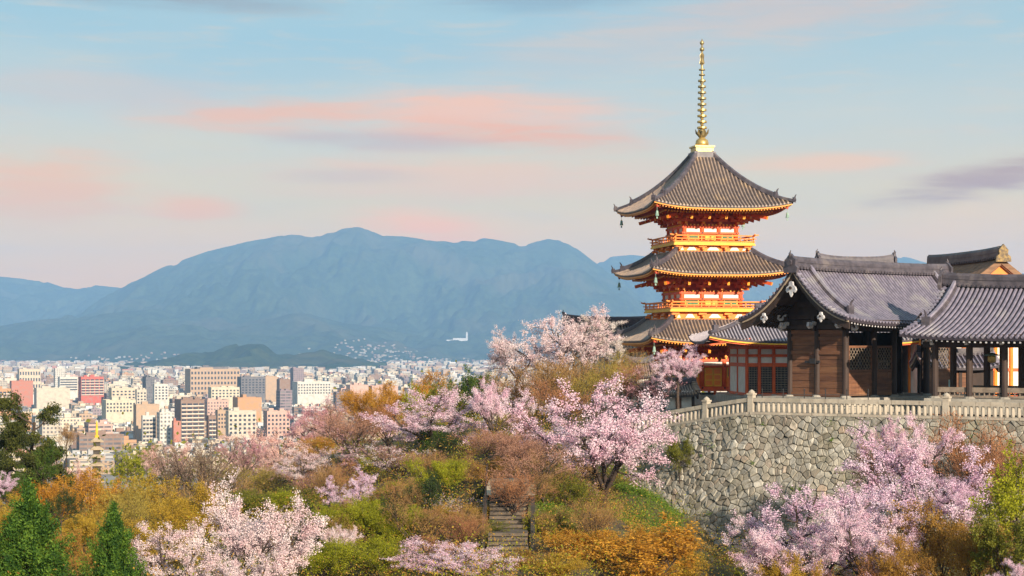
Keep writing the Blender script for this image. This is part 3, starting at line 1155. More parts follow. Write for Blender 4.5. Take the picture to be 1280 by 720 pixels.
def build_fillers():
    rng = random.Random(99)
    used = set()
    occ = []
    for h in HREC:
        occ.append((h[0], h[1], h[2], h[3]))
    paints = ['white'] * 6 + ['cream'] * 9 + ['beige'] * 9 + ['pale grey'] * 4 + ['tan'] * 5 + ['grey'] * 3 + ['brown'] * 5 + ['orange'] + ['mauve'] * 2 + ['pinkish'] * 2 + ['pale yellow'] * 2 + ['brown', 'mauve', 'dark grey', 'salmon', 'orange', 'brown']
    rooflist = list(ROOFS)
    shapes = {}
    n = 0
    far = City()
    nfar = 0
    D = 1180.0
    cells = []
    while D < 9000:
        step = 18 + (D - 1180) * .0065
        half = 660 * D / F
        x = -half * 1.12
        xr = (900 - 640) * D / F
        while x < xr:
            wd = rng.uniform(8, 25) * (1 + (D - 1180) / 14000)
            cells.append((D + rng.uniform(-.35, .35) * step, x + wd / 2, wd))
            x += wd + rng.uniform(.8, 6) * (1 + (D - 1180) / 4000)
        D += step
    cells.sort()
    heads = {}
    for (Dc, xc, wd) in cells:
        px = 640 + F * xc / Dc
        hh = rng.choice((5, 6, 7, 8, 9, 10, 12, 14, 17, 21, 26)) if Dc < 3500 else rng.choice((6, 7, 8, 9, 10, 12, 16, 24))
        if Dc < 1420:
            hh = min(hh, 12)
        dd = rng.uniform(8, 16) + wd * .25
        # never where a building listed above stands, nor hiding one
        yt = HOR - F * (ZC + hh) / Dc
        bad = False
        wpx = (wd + dd * .4) * F / Dc / 2
        for (a, b, hy, hD) in occ:
            if a - wpx < px < b + wpx:
                if abs(Dc - hD) < 34:
                    bad = True
                    break
                if Dc < hD and yt < hy + (HOR + 85 * F / hD - hy) * .72:
                    hh = max(5, (HOR - (hy + (HOR + 85 * F / hD - hy) * .8)) * Dc / F - ZC)
                    yt = HOR - F * (ZC + hh) / Dc
        if bad:
            continue
        col_name = rng.choice(paints)
        k = rng.uniform(.68, 1.08)
        col = tuple(min(.86, c * k) for c in PAINT[col_name])
        style = rng.choice((.1, .1, .1, .6, .6, 1.0))
        roof = rng.choice(rooflist)
        in_view = -4 < px < 640
        gab = hh < 9 and rng.random() < .45
        if in_view and n < 262 and Dc < 2600 and rng.random() < .74:
            c = City()
            c.box(0, 0, 0, hh, wd, dd, 0, col, style, ROOFS[roof], 0, rng.random())
            # the neighbour that one can find
            best = min(HREC, key=lambda h: abs((h[0] + h[1]) / 2 - px) + abs(h[2] + 12 - yt) * 1.4)
            mx = (best[0] + best[1]) / 2
            if Dc > best[3] + 30:
                rel = 'behind left of' if px < mx - 8 else ('behind right of' if px > mx + 8 else 'behind')
            else:
                rel = 'left of' if px < mx - 10 else ('right of' if px > mx + 10 else 'below')
            short = best[4].split(' with ')[0].split(' behind ')[0].split(' right of ')[0].split(' left of ')[0].split(' above ')[0].split(' between ')[0].split(' at the ')[0].split(' below ')[0].split(' against ')[0].split(' standing ')[0].split(' in the ')[0].split(' in front ')[0].split(' ringed ')[0].split(' cut ')[0].split(' attached')[0].split(' on top ')[0]
            size = 'low' if hh < 9 else ('tall' if hh > 16 else 'medium')
            wide = 'wide' if wd > 20 else ('narrow' if wd < 13 else '')
            kind = ('house' if gab else 'block')
            lab = ' '.join(x for x in (size, wide, col_name, kind, 'with', roof, rel, 'the', short) if x)
            if len(lab.split()) > 14 and wide:
                lab = lab.replace(' ' + wide + ' ', ' ', 1)
            if lab in used:
                for extra in ('farther', 'more distant', 'most distant'):
                    l2 = extra + ' ' + lab
                    if l2 not in used:
                        lab = l2
                        break
            used.add(lab)
            if len(lab.split()) > 16:
                lab = ' '.join(lab.split()[:16])
            o = link('city_house' if gab else 'city_block', c.mesh('city_block'), None, (xc, Dc, ZC), CROT)
            tag(o, lab, 'house' if gab else 'building', 'buildings of the city')
            r = City()
            if not gab and wd > 11:
                q = City()
                q.box(0, 0, 0, 1.0, wd * .5, .4, 0, tuple(x * .9 for x in col), 1.0, col)
                q.box(wd * .1, .8, 0, rng.uniform(1.5, 2.4), 2.2, 2.2, 0, PAINT[rng.choice(('pale grey', 'grey', 'beige'))], 1.0, ROOFS['grey roof'])
                link('water_tank', q.mesh('water_tank'), o, (rng.uniform(-.2, .2) * wd, -dd * .3, hh + .01))
            if gab:
                r.gable(0, 0, .02, wd, dd, rng.uniform(2, 3.4), 0, ROOFS[roof])
                link('roof', r.mesh('roof'), o, (0, 0, hh))
            else:
                r.box(0, 0, 0, rng.uniform(2, 3.6), wd * rng.uniform(.2, .4), dd * rng.uniform(.25, .5), 0, tuple(x * .93 for x in col), 1.0, ROOFS[roof])
                link('rooftop_room', r.mesh('rooftop_room'), o, (rng.uniform(-.25, .25) * wd, rng.uniform(-.2, .2) * dd, hh + .01))
            n += 1
        else:
            zb = ZC
            far.box(xc, Dc, zb, zb + hh, wd, dd, CROT, col, style, ROOFS[roof], 0, rng.random())
            if gab and Dc < 3200:
                far.gable(xc, Dc, zb + hh + .02, wd, dd, rng.uniform(2, 3.2), CROT, ROOFS[roof])
            elif Dc < 4200:
                far.box(xc + rng.uniform(-.2, .2) * wd, Dc, zb + hh, zb + hh + rng.uniform(2, 3.5), wd * .3, dd * .35, CROT, col, 1.0, ROOFS[roof])
            nfar += 1
    o = link('city', far.mesh('city'))
    tag(o, 'dense far city of small pale buildings reaching to the foot of the mountains', 'city', kind='stuff')
    # hamlets on the foothills
    hs = City()
    deps = bpy.context.evaluated_depsgraph_get()
    hill = [ob for ob in SC.objects if ob.name.startswith(('hills', 'mountains'))]
    for i in range(560):
        cx_, sx, d0, d1 = rng.choice(((455, 28, 8300, 9100), (500, 40, 8300, 9300), (560, 50, 8300, 8900), (400, 22, 8350, 8700), (640, 60, 8300, 8800), (200, 60, 8300, 8600), (60, 60, 8300, 8500)))
        px, D_ = rng.gauss(cx_, sx), rng.uniform(d0, d1)
        z = ZC
        for ob in hill:
            me = ob.data
        x = PX(px, D_)
        z = hill_z(x, D_)
        w = rng.uniform(7, 15)
        hs.box(x, D_, z - 3, z + rng.uniform(4, 8), w, w * .7, CROT, tuple(x * .42 for x in PAINT[rng.choice(('cream', 'beige', 'pinkish', 'pale grey', 'brown'))]), 1.0, ROOFS[rng.choice(('dark roof', 'grey roof', 'brown roof'))])
    o = link('hill_suburb', hs.mesh('hill_suburb'))
    tag(o, 'scattered pale houses climbing the foothills beyond the city', 'suburb', kind='stuff')


from mathutils.bvhtree import BVHTree
_bv = []
for _o in [q for q in SC.objects if q.name.startswith(('hills', 'mountains'))]:
    _me = _o.data
    _bv.append(BVHTree.FromPolygons([v.co for v in _me.vertices], [tuple(p.vertices) for p in _me.polygons]))


def hill_z(x, y):
    z = ZC
    for b in _bv:
        h = b.ray_cast(Vector((x, y, 3000)), Vector((0, 0, -1)))
        if h[0] is not None:
            z = max(z, h[0].z)
    return z


build_fillers()


def white_temple():
    D = min((8400 + 25 * i for i in range(170)), key=lambda q: abs(hill_z(PX(576, q), q) - ZY(425.5, q)))
    z = ZY(424.5, D)
    x = PX(576, D)
    root = empty('white_temple', (x, D, z), R(4), 'long white building with a white tower on the far mountainside', 'building')
    b = MB()
    b.span(-46, 40, -9, 9, -14, 9, 0)
    b.build('long_wing', [WHITEC], root)
    b = MB()
    b.span(30, 40, -10.5, 2, -14, 38, 0)
    b.box((35, -4, 41), (6, 6, 6), 0, 0)
    b.build('tower', [WHITEC], root)
    b = MB()
    b.span(-85, -46, -14, 6, -14, -1, 0)
    b.build('low_wing', [WHITEC], root)


WHITEC = MAT('temple_white', (0.50, 0.50, 0.50), (0.42, 0.42, 0.42), .1, .8)
white_temple()

# ================================================================== THE TEMPLE
VERM = MAT('vermilion_paint', (0.70, 0.105, 0.018), (0.58, 0.08, 0.016), 1.5, 0.6, c3=(0.50, 0.10, 0.035))
ORNG = MAT('orange_paint', (0.86, 0.25, 0.018), (0.78, 0.18, 0.016), 1.2, 0.6, c3=(0.70, 0.20, 0.045))
GOLDP = MAT('ochre_paint', (0.90, 0.50, 0.04), (0.82, 0.40, 0.03), 2, 0.6, c3=(0.70, 0.36, 0.07))
WHITEP = MAT('white_plaster', (0.78, 0.74, 0.66), (0.66, 0.62, 0.54), 1.5, 0.8)
EAVEP = MAT('eave_paint', (0.86, 0.33, 0.03), (0.74, 0.25, 0.025), 2, 0.5)
GREENP = MAT('green_lattice', (0.03, 0.22, 0.08), (0.02, 0.15, 0.06), 3, 0.6)
DKRED = MAT('dark_red_timber', (0.48, 0.055, 0.018), (0.38, 0.042, 0.015), 2, 0.65)
BRONZE = MAT('bronze', (0.42, 0.33, 0.16), (0.25, 0.20, 0.10), 3, 0.45, metal=0.55)
GILT = MAT('gilded_bronze', (0.60, 0.42, 0.14), (0.40, 0.27, 0.09), 3, 0.38, metal=0.6)
VERD = MAT('green_bronze', (0.30, 0.42, 0.34), (0.18, 0.28, 0.22), 6, 0.6, metal=0.2)
DKWOOD = MAT('dark_timber', (0.050, 0.028, 0.020), (0.030, 0.017, 0.013), 2, 0.75, bump=0.2, stretch=(1, 1, 0.25))
BRWOOD = MAT('brown_planks', (0.20, 0.085, 0.040), (0.12, 0.048, 0.024), 1.6, 0.75, bump=0.3, c3=(0.27, 0.13, 0.06), stretch=(0.35, 0.35, 3.0))
GREYWOOD = MAT('weathered_timber', (0.26, 0.20, 0.15), (0.17, 0.13, 0.10), 3, 0.85, bump=0.2)
PALEEDGE = MAT('pale_timber_edge', (0.46, 0.36, 0.26), (0.36, 0.27, 0.19), 3, 0.7)
BLACK = MAT('black_iron', (0.018, 0.016, 0.018), (0.03, 0.026, 0.026), 4, 0.6)
CARVE = MAT('white_carving', (0.62, 0.60, 0.60), (0.42, 0.40, 0.42), 5, 0.7)
STONE = MAT('balustrade_stone', (0.45, 0.39, 0.31), (0.34, 0.29, 0.23), 1.8, 0.85, bump=0.3, bscale=9, c3=(0.27, 0.24, 0.19))
PODIUM = MAT('podium_stone', (0.40, 0.36, 0.30), (0.28, 0.25, 0.21), 2.2, 0.85, bump=0.3)
BARK = MAT('bark_thatch', (0.27, 0.15, 0.085), (0.18, 0.10, 0.06), 1.0, 0.9, bump=0.4, bscale=10, stretch=(1, 1, 6))


def TILE(name, c1, c2, c3, rough=0.5):
    m = MAT(name, c1, c2, 2.5, rough, c3=c3, spec=0.5)
    return m


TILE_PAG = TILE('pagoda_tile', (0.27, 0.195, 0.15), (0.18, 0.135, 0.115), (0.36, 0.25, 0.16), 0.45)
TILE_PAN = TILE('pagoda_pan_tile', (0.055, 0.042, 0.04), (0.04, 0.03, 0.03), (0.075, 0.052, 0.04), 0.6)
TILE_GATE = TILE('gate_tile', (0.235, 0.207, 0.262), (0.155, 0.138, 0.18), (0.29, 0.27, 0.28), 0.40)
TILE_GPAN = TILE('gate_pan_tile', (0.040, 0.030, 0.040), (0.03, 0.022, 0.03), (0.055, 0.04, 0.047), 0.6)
TILE_RIDGE = TILE('ridge_tile', (0.095, 0.08, 0.095), (0.055, 0.047, 0.057), (0.15, 0.125, 0.125), 0.45)


# ------------------------------------------------------------------ pagoda
def sq(c, h, z):
    return [(-h + 0, -h, z), (h, -h, z), (h, h, z), (-h, h, z)]


def rot4(p, k):
    x, y, z = p
    for _ in range(k):
        x, y = -y, x
    return Vector((x, y, z))


def hip_roof(parent, he, ht, ze, zt, lift, conc, tile, pan, spacing=0.30, r=0.085):
    """square hipped roof of curved tile slopes with hip ridges; parts of the pagoda"""
    def pt(x, t, k=0, dz=0.0):
        h = he + (ht - he) * t
        a = min(1.0, abs(x) / h) if h > 0 else 0
        z = ze + (zt - ze) * (conc * t + (1 - conc) * t * t) + lift * a ** 3.2 * (1 - t) ** 2
        # eave line bows out a little at the corners
        y = -(h + 0.18 * a ** 4 * (1 - t) ** 2)
        xx = x * (1 + 0.18 * a ** 3 * (1 - t) ** 2 / max(h, .1))
        return rot4((xx, y, z + dz), k)
    mb = MB()
    nt = 12
    for k in range(4):
        rows = []
        for i in range(nt + 1):
            t = i / nt
            h = he + (ht - he) * t
            rows.append([pt(-h + 2 * h * j / 20, t, k) for j in range(21)])
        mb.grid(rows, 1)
        # tile edge and underside
        mb.grid([[pt(-he + 2 * he * j / 20, 0, k) for j in range(21)], [pt(-he + 2 * he * j / 20, 0, k, -0.13) for j in range(21)]], 1)
        n = int(2 * he / spacing)
        for i in range(n + 1):
            x = -he + 0.1 + (2 * he - 0.2) * i / n
            tm = min(1.0, (he - abs(x)) / (he - ht)) if abs(x) > ht else 1.0
            if tm < 0.03:
                continue
            m = max(3, int(10 * tm) + 1)
            pts = [pt(x, tm * q / (m - 1), k) for q in range(m)]
            side = rot4((1, 0, 0), k)
            mb.rib(pts, side, r, 0)
            # round end disc at the eave
            p = pts[0]
            out = rot4((0, -1, 0), k)
            mb.tube([p + out * -0.05, p + out * 0.04], r * 1.1, 6, 0)
    mb.build('tiled_roof', [tile, pan], parent)
    # soffit, eave boards and two rows of rafters
    eb = MB()
    for k in range(4):
        def ln(dy, dz):
            o = []
            for j in range(21):
                x = -he + 2 * he * j / 20
                p = pt(x, 0, 0, dz)
                f = (he - dy) / he
                o.append(rot4((p.x * f, p.y * f, p.z), k))
            return o
        eb.grid([ln(0.06, -0.13), ln(0.06, -0.25), ln(0.26, -0.25)], 1)      # ochre eave board
        eb.grid([ln(0.26, -0.25), ln(1.30, -0.02)], 2)
        eb.grid([ln(1.30, -0.02), ln(1.30, -0.34), ln(1.42, -0.34), ln(1.42, -0.1), ln(he * 0.62, 0.55)], 0)
        n = int(2 * he / 0.26)
        for i in range(n + 1):
            x = -he + 0.18 + (2 * he - 0.36) * i / n
            a = (abs(x) / he) ** 3.2 * lift
            for y0, y1, z0, z1, w in ((-he + 0.14, -he + 1.3, -0.30, -0.08, 0.11), (-he + 1.16, -he * 0.40, -0.42, 0.30, 0.12)):
                if abs(x) > abs(y0):
                    continue
                y1c = min(-abs(x) * 0.98, y1) if abs(x) > abs(y1) else y1
                zz1 = z0 + (z1 - z0) * (y1c - y0) / (y1 - y0)
                f = 0.6 if y0 > -he + 1 else 1.0
                p0 = Vector((x, y0, ze + z0 + a * f))
                p1 = Vector((x, y1c, ze + zz1 + a * f * 0.4))
                d = (p1 - p0).normalized()
                eb.beam(rot4(p0, k), rot4(p1, k), w, 0.13, 2)
                eb.beam(rot4(p0 - d * 0.02, k), rot4(p0 + d * 0.015, k), w + 0.01, 0.14, 1)
    eb.build('eaves', [VERM, EAVEP, DKRED], parent)
    # hip ridges in two steps, with end ornaments
    for k in range(4):
        hb = MB()
        m = 14
        P_ = []
        for i in range(m + 1):
            t = i / m
            h = he + (ht - he) * t
            P_.append(pt(-h, t, k))
        side = rot4((0.7071, -0.7071, 0), k)
        up = Vector((0, 0, 1))

        def strip(idx, w, hh):
            vs_, fs = [], []
            for q in idx:
                p = P_[q]
                vs_ += [p - side * w, p - side * w + up * hh * .8, p - side * w * .5 + up * hh, p + side * w * .5 + up * hh, p + side * w + up * hh * .8, p + side * w]
            for i in range(len(idx) - 1):
                for c in range(5):
                    fs.append((i * 6 + c, i * 6 + c + 1, (i + 1) * 6 + c + 1, (i + 1) * 6 + c))
            fs.append(tuple(range(6)))
            fs.append(tuple((len(idx) - 1) * 6 + c for c in reversed(range(6))))
            hb.add(vs_, fs, 0)
        strip(list(range(3, m + 1)), 0.17, 0.40)
        strip(list(range(0, 4)), 0.14, 0.24)
        ho = hb.build('hip_ridge', [TILE_RIDGE], parent)
        for q, s in ((3, 1.0), (0, 0.8)):
            ob = MB()
            p = P_[q]
            d = (P_[q] - P_[q + 1]).normalized()
            c = p + d * 0.08 + up * 0.22 * s
            ob.obox(c, side * 0.22 * s, d * 0.08, up * 0.26 * s, 0)
            ob.tube([c + up * 0.1 * s, c + up * 0.42 * s + d * 0.10, c + up * 0.62 * s + d * 0.24 * s], [0.10 * s, 0.07 * s, 0.03], 5, 0)
            ob.tube([c - d * .02, c + d * 0.16], 0.13 * s, 7, 0)
            ob.build('ridge_ornament', [TILE_RIDGE], ho)
        # wind bell at the corner
        b = MB()
        cp = P_[0] + rot4((0.38, 0.38, 0), k)
        b.tube([cp + up * -0.30, cp + up * -0.95], 0.018, 4, 0)
        b.lathe([(0.03, -0.86), (0.10, -0.92), (0.13, -1.15), (0.17, -1.32), (0.10, -1.32)], 8, cp, 0)
        b.box(cp + up * -1.46, (0.14, 0.02, 0.16), 0.3, 0)
        b.build('wind_bell', [VERD], parent)


def bracket_mesh(proj, rise):
    b = MB()
    n = 3
    for i in range(n):
        y1 = -proj * (i + 1) / n
        z = rise * (i + 0.25) / n
        b.span(-0.13, 0.13, y1 - 0.1, 0.1, z, z + 0.20, 0)
        L = 0.62 - 0.06 * i
        b.span(-L, L, y1 - 0.10, y1 + 0.10, z + 0.22, z + 0.40, 0)
        for x in (-L + .11, 0, L - .11):
            b.span(x - 0.13, x + 0.13, y1 - 0.14, y1 + 0.14, z + 0.41, z + 0.53, 1)
        b.span(-0.12, 0.12, y1 - 0.13, y1 - 0.102, z + 0.01, z + 0.19, 2)
    b.beam((0, 0.1, rise * 0.90), (0, -proj - 0.75, rise * 0.42), 0.20, 0.26, 0)
    b.beam((0, -proj - 0.75, rise * 0.42), (0, -proj - 0.78, rise * 0.415), 0.21, 0.27, 2)
    return b.mesh('bracket_set', [VERM, VERM, EAVEP])


def storey(parent, hw, z0, z1, zb, base=False):
    """columns, walls, windows and doors of one storey; hw = half width, zb = where brackets begin"""
    cm = MB()
    cm.lathe([(0.19, z0), (0.20, (z0 + z1) / 2), (0.18, z1)], 10)
    colm = cm.mesh('column', [VERM if not base else VERM], True)
    xs = [-hw, -hw / 3.1, hw / 3.1, hw]
    for k in range(4):
        for x in xs[:3]:
            p = rot4((x, -hw, 0), k)
            link('column', colm, parent, p)
    for k in range(4):
        w = MB()
        # panels slightly behind the columns
        for a, c in ((0, 1), (1, 2), (2, 3)):
            q = [rot4((xs[a] + .12, -hw + .07, z0), k), rot4((xs[c] - .12, -hw + .07, z0), k), rot4((xs[c] - .12, -hw + .07, z1), k), rot4((xs[a] + .12, -hw + .07, z1), k)]
            w.prism(q, rot4((0, 0.1, 0), k), 0)

        def rail(zc, hh, mi, off=0.20, ln=hw + 0.25):
            w.beam(rot4((-ln, -hw - off + .12, zc), k), rot4((ln, -hw - off + .12, zc), k), 0.16, hh, mi)
        rail(z0 + 0.12, 0.22, 1)
        rail(zb - 0.10, 0.20, 1)
        rail(zb - 0.62, 0.16, 1)
        # cream frieze between the two upper rails, with dark studs
        q = [rot4((-hw + .1, -hw - .02, zb - .54), k), rot4((hw - .1, -hw - .02, zb - .54), k), rot4((hw - .1, -hw - .02, zb - .20), k), rot4((-hw + .1, -hw - .02, zb - .20), k)]
        w.prism(q, rot4((0, 0.04, 0), k), 2)
        for x in xs:
            for zc in (zb - .62, z0 + .12):
                w.beam(rot4((x, -hw - .20, zc), k), rot4((x, -hw - .17, zc), k), 0.14, 0.12, 3)
        nd = 14
        for i in range(nd):
            x = -hw + 0.2 + (2 * hw - .4) * i / (nd - 1)
            w.beam(rot4((x, -hw - .20, zb + .06), k), rot4((x, -hw - .02, zb + .06), k), 0.12, 0.12, 4)
        w.build('wall', [ORNG, VERM, WHITEP, BLACK, GOLDP], parent)
        # side bays: green slatted windows
        wz0, wz1 = z0 + (z1 - z0) * (0.30 if base else 0.16), zb - 0.74
        for a, c in ((0, 1), (2, 3)):
            xa, xc = xs[a] + 0.34, xs[c] - 0.34
            g = MB()
            n = 9
            for i in range(n):
                x = xa + (xc - xa) * (i + .5) / n
                g.beam(rot4((x, -hw + .02, wz0), k), rot4((x, -hw + .02, wz1), k), 0.05 if k % 2 == 0 else 0.05, (xc - xa) / n * 0.75, 0, up=rot4((1, 0, 0), k))
            for (x0, x1_, za, zc) in ((xa - .08, xa, wz0 - .08, wz1 + .08), (xc, xc + .08, wz0 - .08, wz1 + .08), (xa, xc, wz0 - .08, wz0), (xa, xc, wz1, wz1 + .08)):
                q = [rot4((x0, -hw - .03, za), k), rot4((x1_, -hw - .03, za), k), rot4((x1_, -hw - .03, zc), k), rot4((x0, -hw - .03, zc), k)]
                g.prism(q, rot4((0, 0.12, 0), k), 1)
            g.build('window', [GREENP, GOLDP], parent)
        # middle bay: pair of panelled doors
        d = MB()
        xa, xc = xs[1] + .24, xs[2] - .24
        for s0, s1 in ((xa, -0.015), (0.015, xc)):
            q = [rot4((s0, -hw + .0, z0 + .26), k), rot4((s1, -hw + .0, z0 + .26), k), rot4((s1, -hw + .0, zb - .76), k), rot4((s0, -hw + .0, zb - .76), k)]
            d.prism(q, rot4((0, 0.06, 0), k), 0)
            for f in (0.0, .33, .66, 1.0):
                zc = z0 + .32 + (zb - .82 - z0 - .32) * f
                d.beam(rot4((s0, -hw - .02, zc), k), rot4((s1, -hw - .02, zc), k), 0.05, 0.10, 1)
            for x in (s0 + .04, s1 - .04):
                d.beam(rot4((x, -hw - .02, z0 + .27), k), rot4((x, -hw - .02, zb - .77), k), 0.05, 0.08, 1, up=rot4((1, 0, 0), k))
        d.build('door', [ORNG, GOLDP], parent)


def bracket_ring(parent, hw, zb, ztop, proj):
    rise = ztop - zb
    me = bracket_mesh(proj, rise)
    xs = [-hw, -hw / 3.1, hw / 3.1, hw]
    for k in range(4):
        a = k * math.pi / 2
        for x in xs[1:3]:
            p = rot4((x, -hw, zb), k)
            link('bracket_set', me, parent, p, a)
        for x in (xs[0], xs[3]):
            p = rot4((x, -hw, zb), k)
            link('bracket_set', me, parent, p, a)
        p = rot4((-hw, -hw, zb), k)
        link('bracket_set', me, parent, p, a - math.pi / 4, (1, 1.38, 1))
    rb = MB()
    for i in range(1, 4):
        h = hw + proj * i / 3
        z = zb + rise * (i - .75) / 3 + .54
        for k in range(4):
            rb.beam(rot4((-h - .45, -h, z + .08), k), rot4((h + .45, -h, z + .08), k), 0.16, 0.16, 0)
    for k in range(4):   # dark boards between the steps
        h0, h1 = hw, hw + proj
        rb.grid([[rot4((-h0, -h0, ztop - .35), k), rot4((h0, -h0, ztop - .35), k)], [rot4((-h1, -h1, ztop + .05), k), rot4((h1, -h1, ztop + .05), k)]], 1)
        rb.grid([[rot4((-h0, -h0 + .05, zb), k), rot4((h0, -h0 + .05, zb), k)], [rot4((-h0, -h0 + .05, ztop), k), rot4((h0, -h0 + .05, ztop), k)]], 1)
    rb.build('purlins', [VERM, DKRED], parent)


def balcony(parent, h, zbot, zfl, ztop, hw):
    b = MB()
    b.box((0, 0, zfl - .05), (2 * h + .1, 2 * h + .1, .10), 0, 1)
    for k in range(4):
        b.beam(rot4((-h - .12, -h, zfl - .18), k), rot4((h + .12, -h, zfl - .18), k), .2, .15, 1)
        # waist wall below the balcony with brackets
        y = -h + .42
        q = [rot4((y, y, zbot), k), rot4((-y, y, zbot), k), rot4((-y, y, zfl - .12), k), rot4((y, y, zfl - .12), k)]
        b.prism(q, rot4((0, .1, 0), k), 0)
        b.beam(rot4((y - .1, y - .08, zbot + .08), k), rot4((-y + .1, y - .08, zbot + .08), k), .16, .16, 0)
        xs = [y, y / 3.1, -y / 3.1, -y]
        for x in xs:
            b.beam(rot4((x, y + .1, zbot + .30), k), rot4((x, -h - .12, zbot + .30), k), .2, .18, 0)
            b.beam(rot4((x - .34, y - .2, zbot + .50), k), rot4((x + .34, y - .2, zbot + .50), k), .18, .16, 0)
            b.beam(rot4((x, y, zbot + .10), k), rot4((x, y, zbot + .30), k), .3, .3, 0, up=rot4((1, 0, 0), k))
    b.build('balcony', [ORNG, GOLDP], parent)
    for k in range(4):      # white frog-leg plaster struts
        y = -h + .42
        for x, w in ((0, .55), (y * 0.62, .42), (-y * 0.62, .42), (y * .92, .22), (-y * .92, .22)):
            q = [rot4((x - w, y - .07, zbot + .17), k), rot4((x + w, y - .07, zbot + .17), k), rot4((x + w * .45, y - .07, zbot + .48), k), rot4((x - w * .45, y - .07, zbot + .48), k)]
            s = MB()
            s.prism(q, rot4((0, .06, 0), k), 0)
            s.build('plaster_strut', [WHITEP], parent)
    for k in range(4):
        r = MB()
        n = 6
        H = ztop - zfl
        for i in range(n + 1):
            x = -h + .04 + (2 * h - .08) * i / n
            r.beam(rot4((x, -h, zfl), k), rot4((x, -h, zfl + H * (0.98 if i in (0, n) else .8)), k), .10, .10, 0, up=rot4((1, 0, 0), k))
            if i < n:
                x2 = x + (2 * h - .08) / n / 2
                r.beam(rot4((x2, -h, zfl), k), rot4((x2, -h, zfl + H * .52), k), .07, .07, 0, up=rot4((1, 0, 0), k))
        for f, w, e in ((.12, .10, .12), (.52, .08, .22), (.94, .11, .42)):
            pts = [rot4((-h - e, -h, zfl + H * f + (.10 if f > .9 else 0)), k), rot4((-h, -h, zfl + H * f), k), rot4((h, -h, zfl + H * f), k), rot4((h + e, -h, zfl + H * f + (.10 if f > .9 else 0)), k)]
            for a, c in zip(pts, pts[1:]):
                r.beam(a, c, w, w, 0)
        r.build('railing', [ORNG], parent)


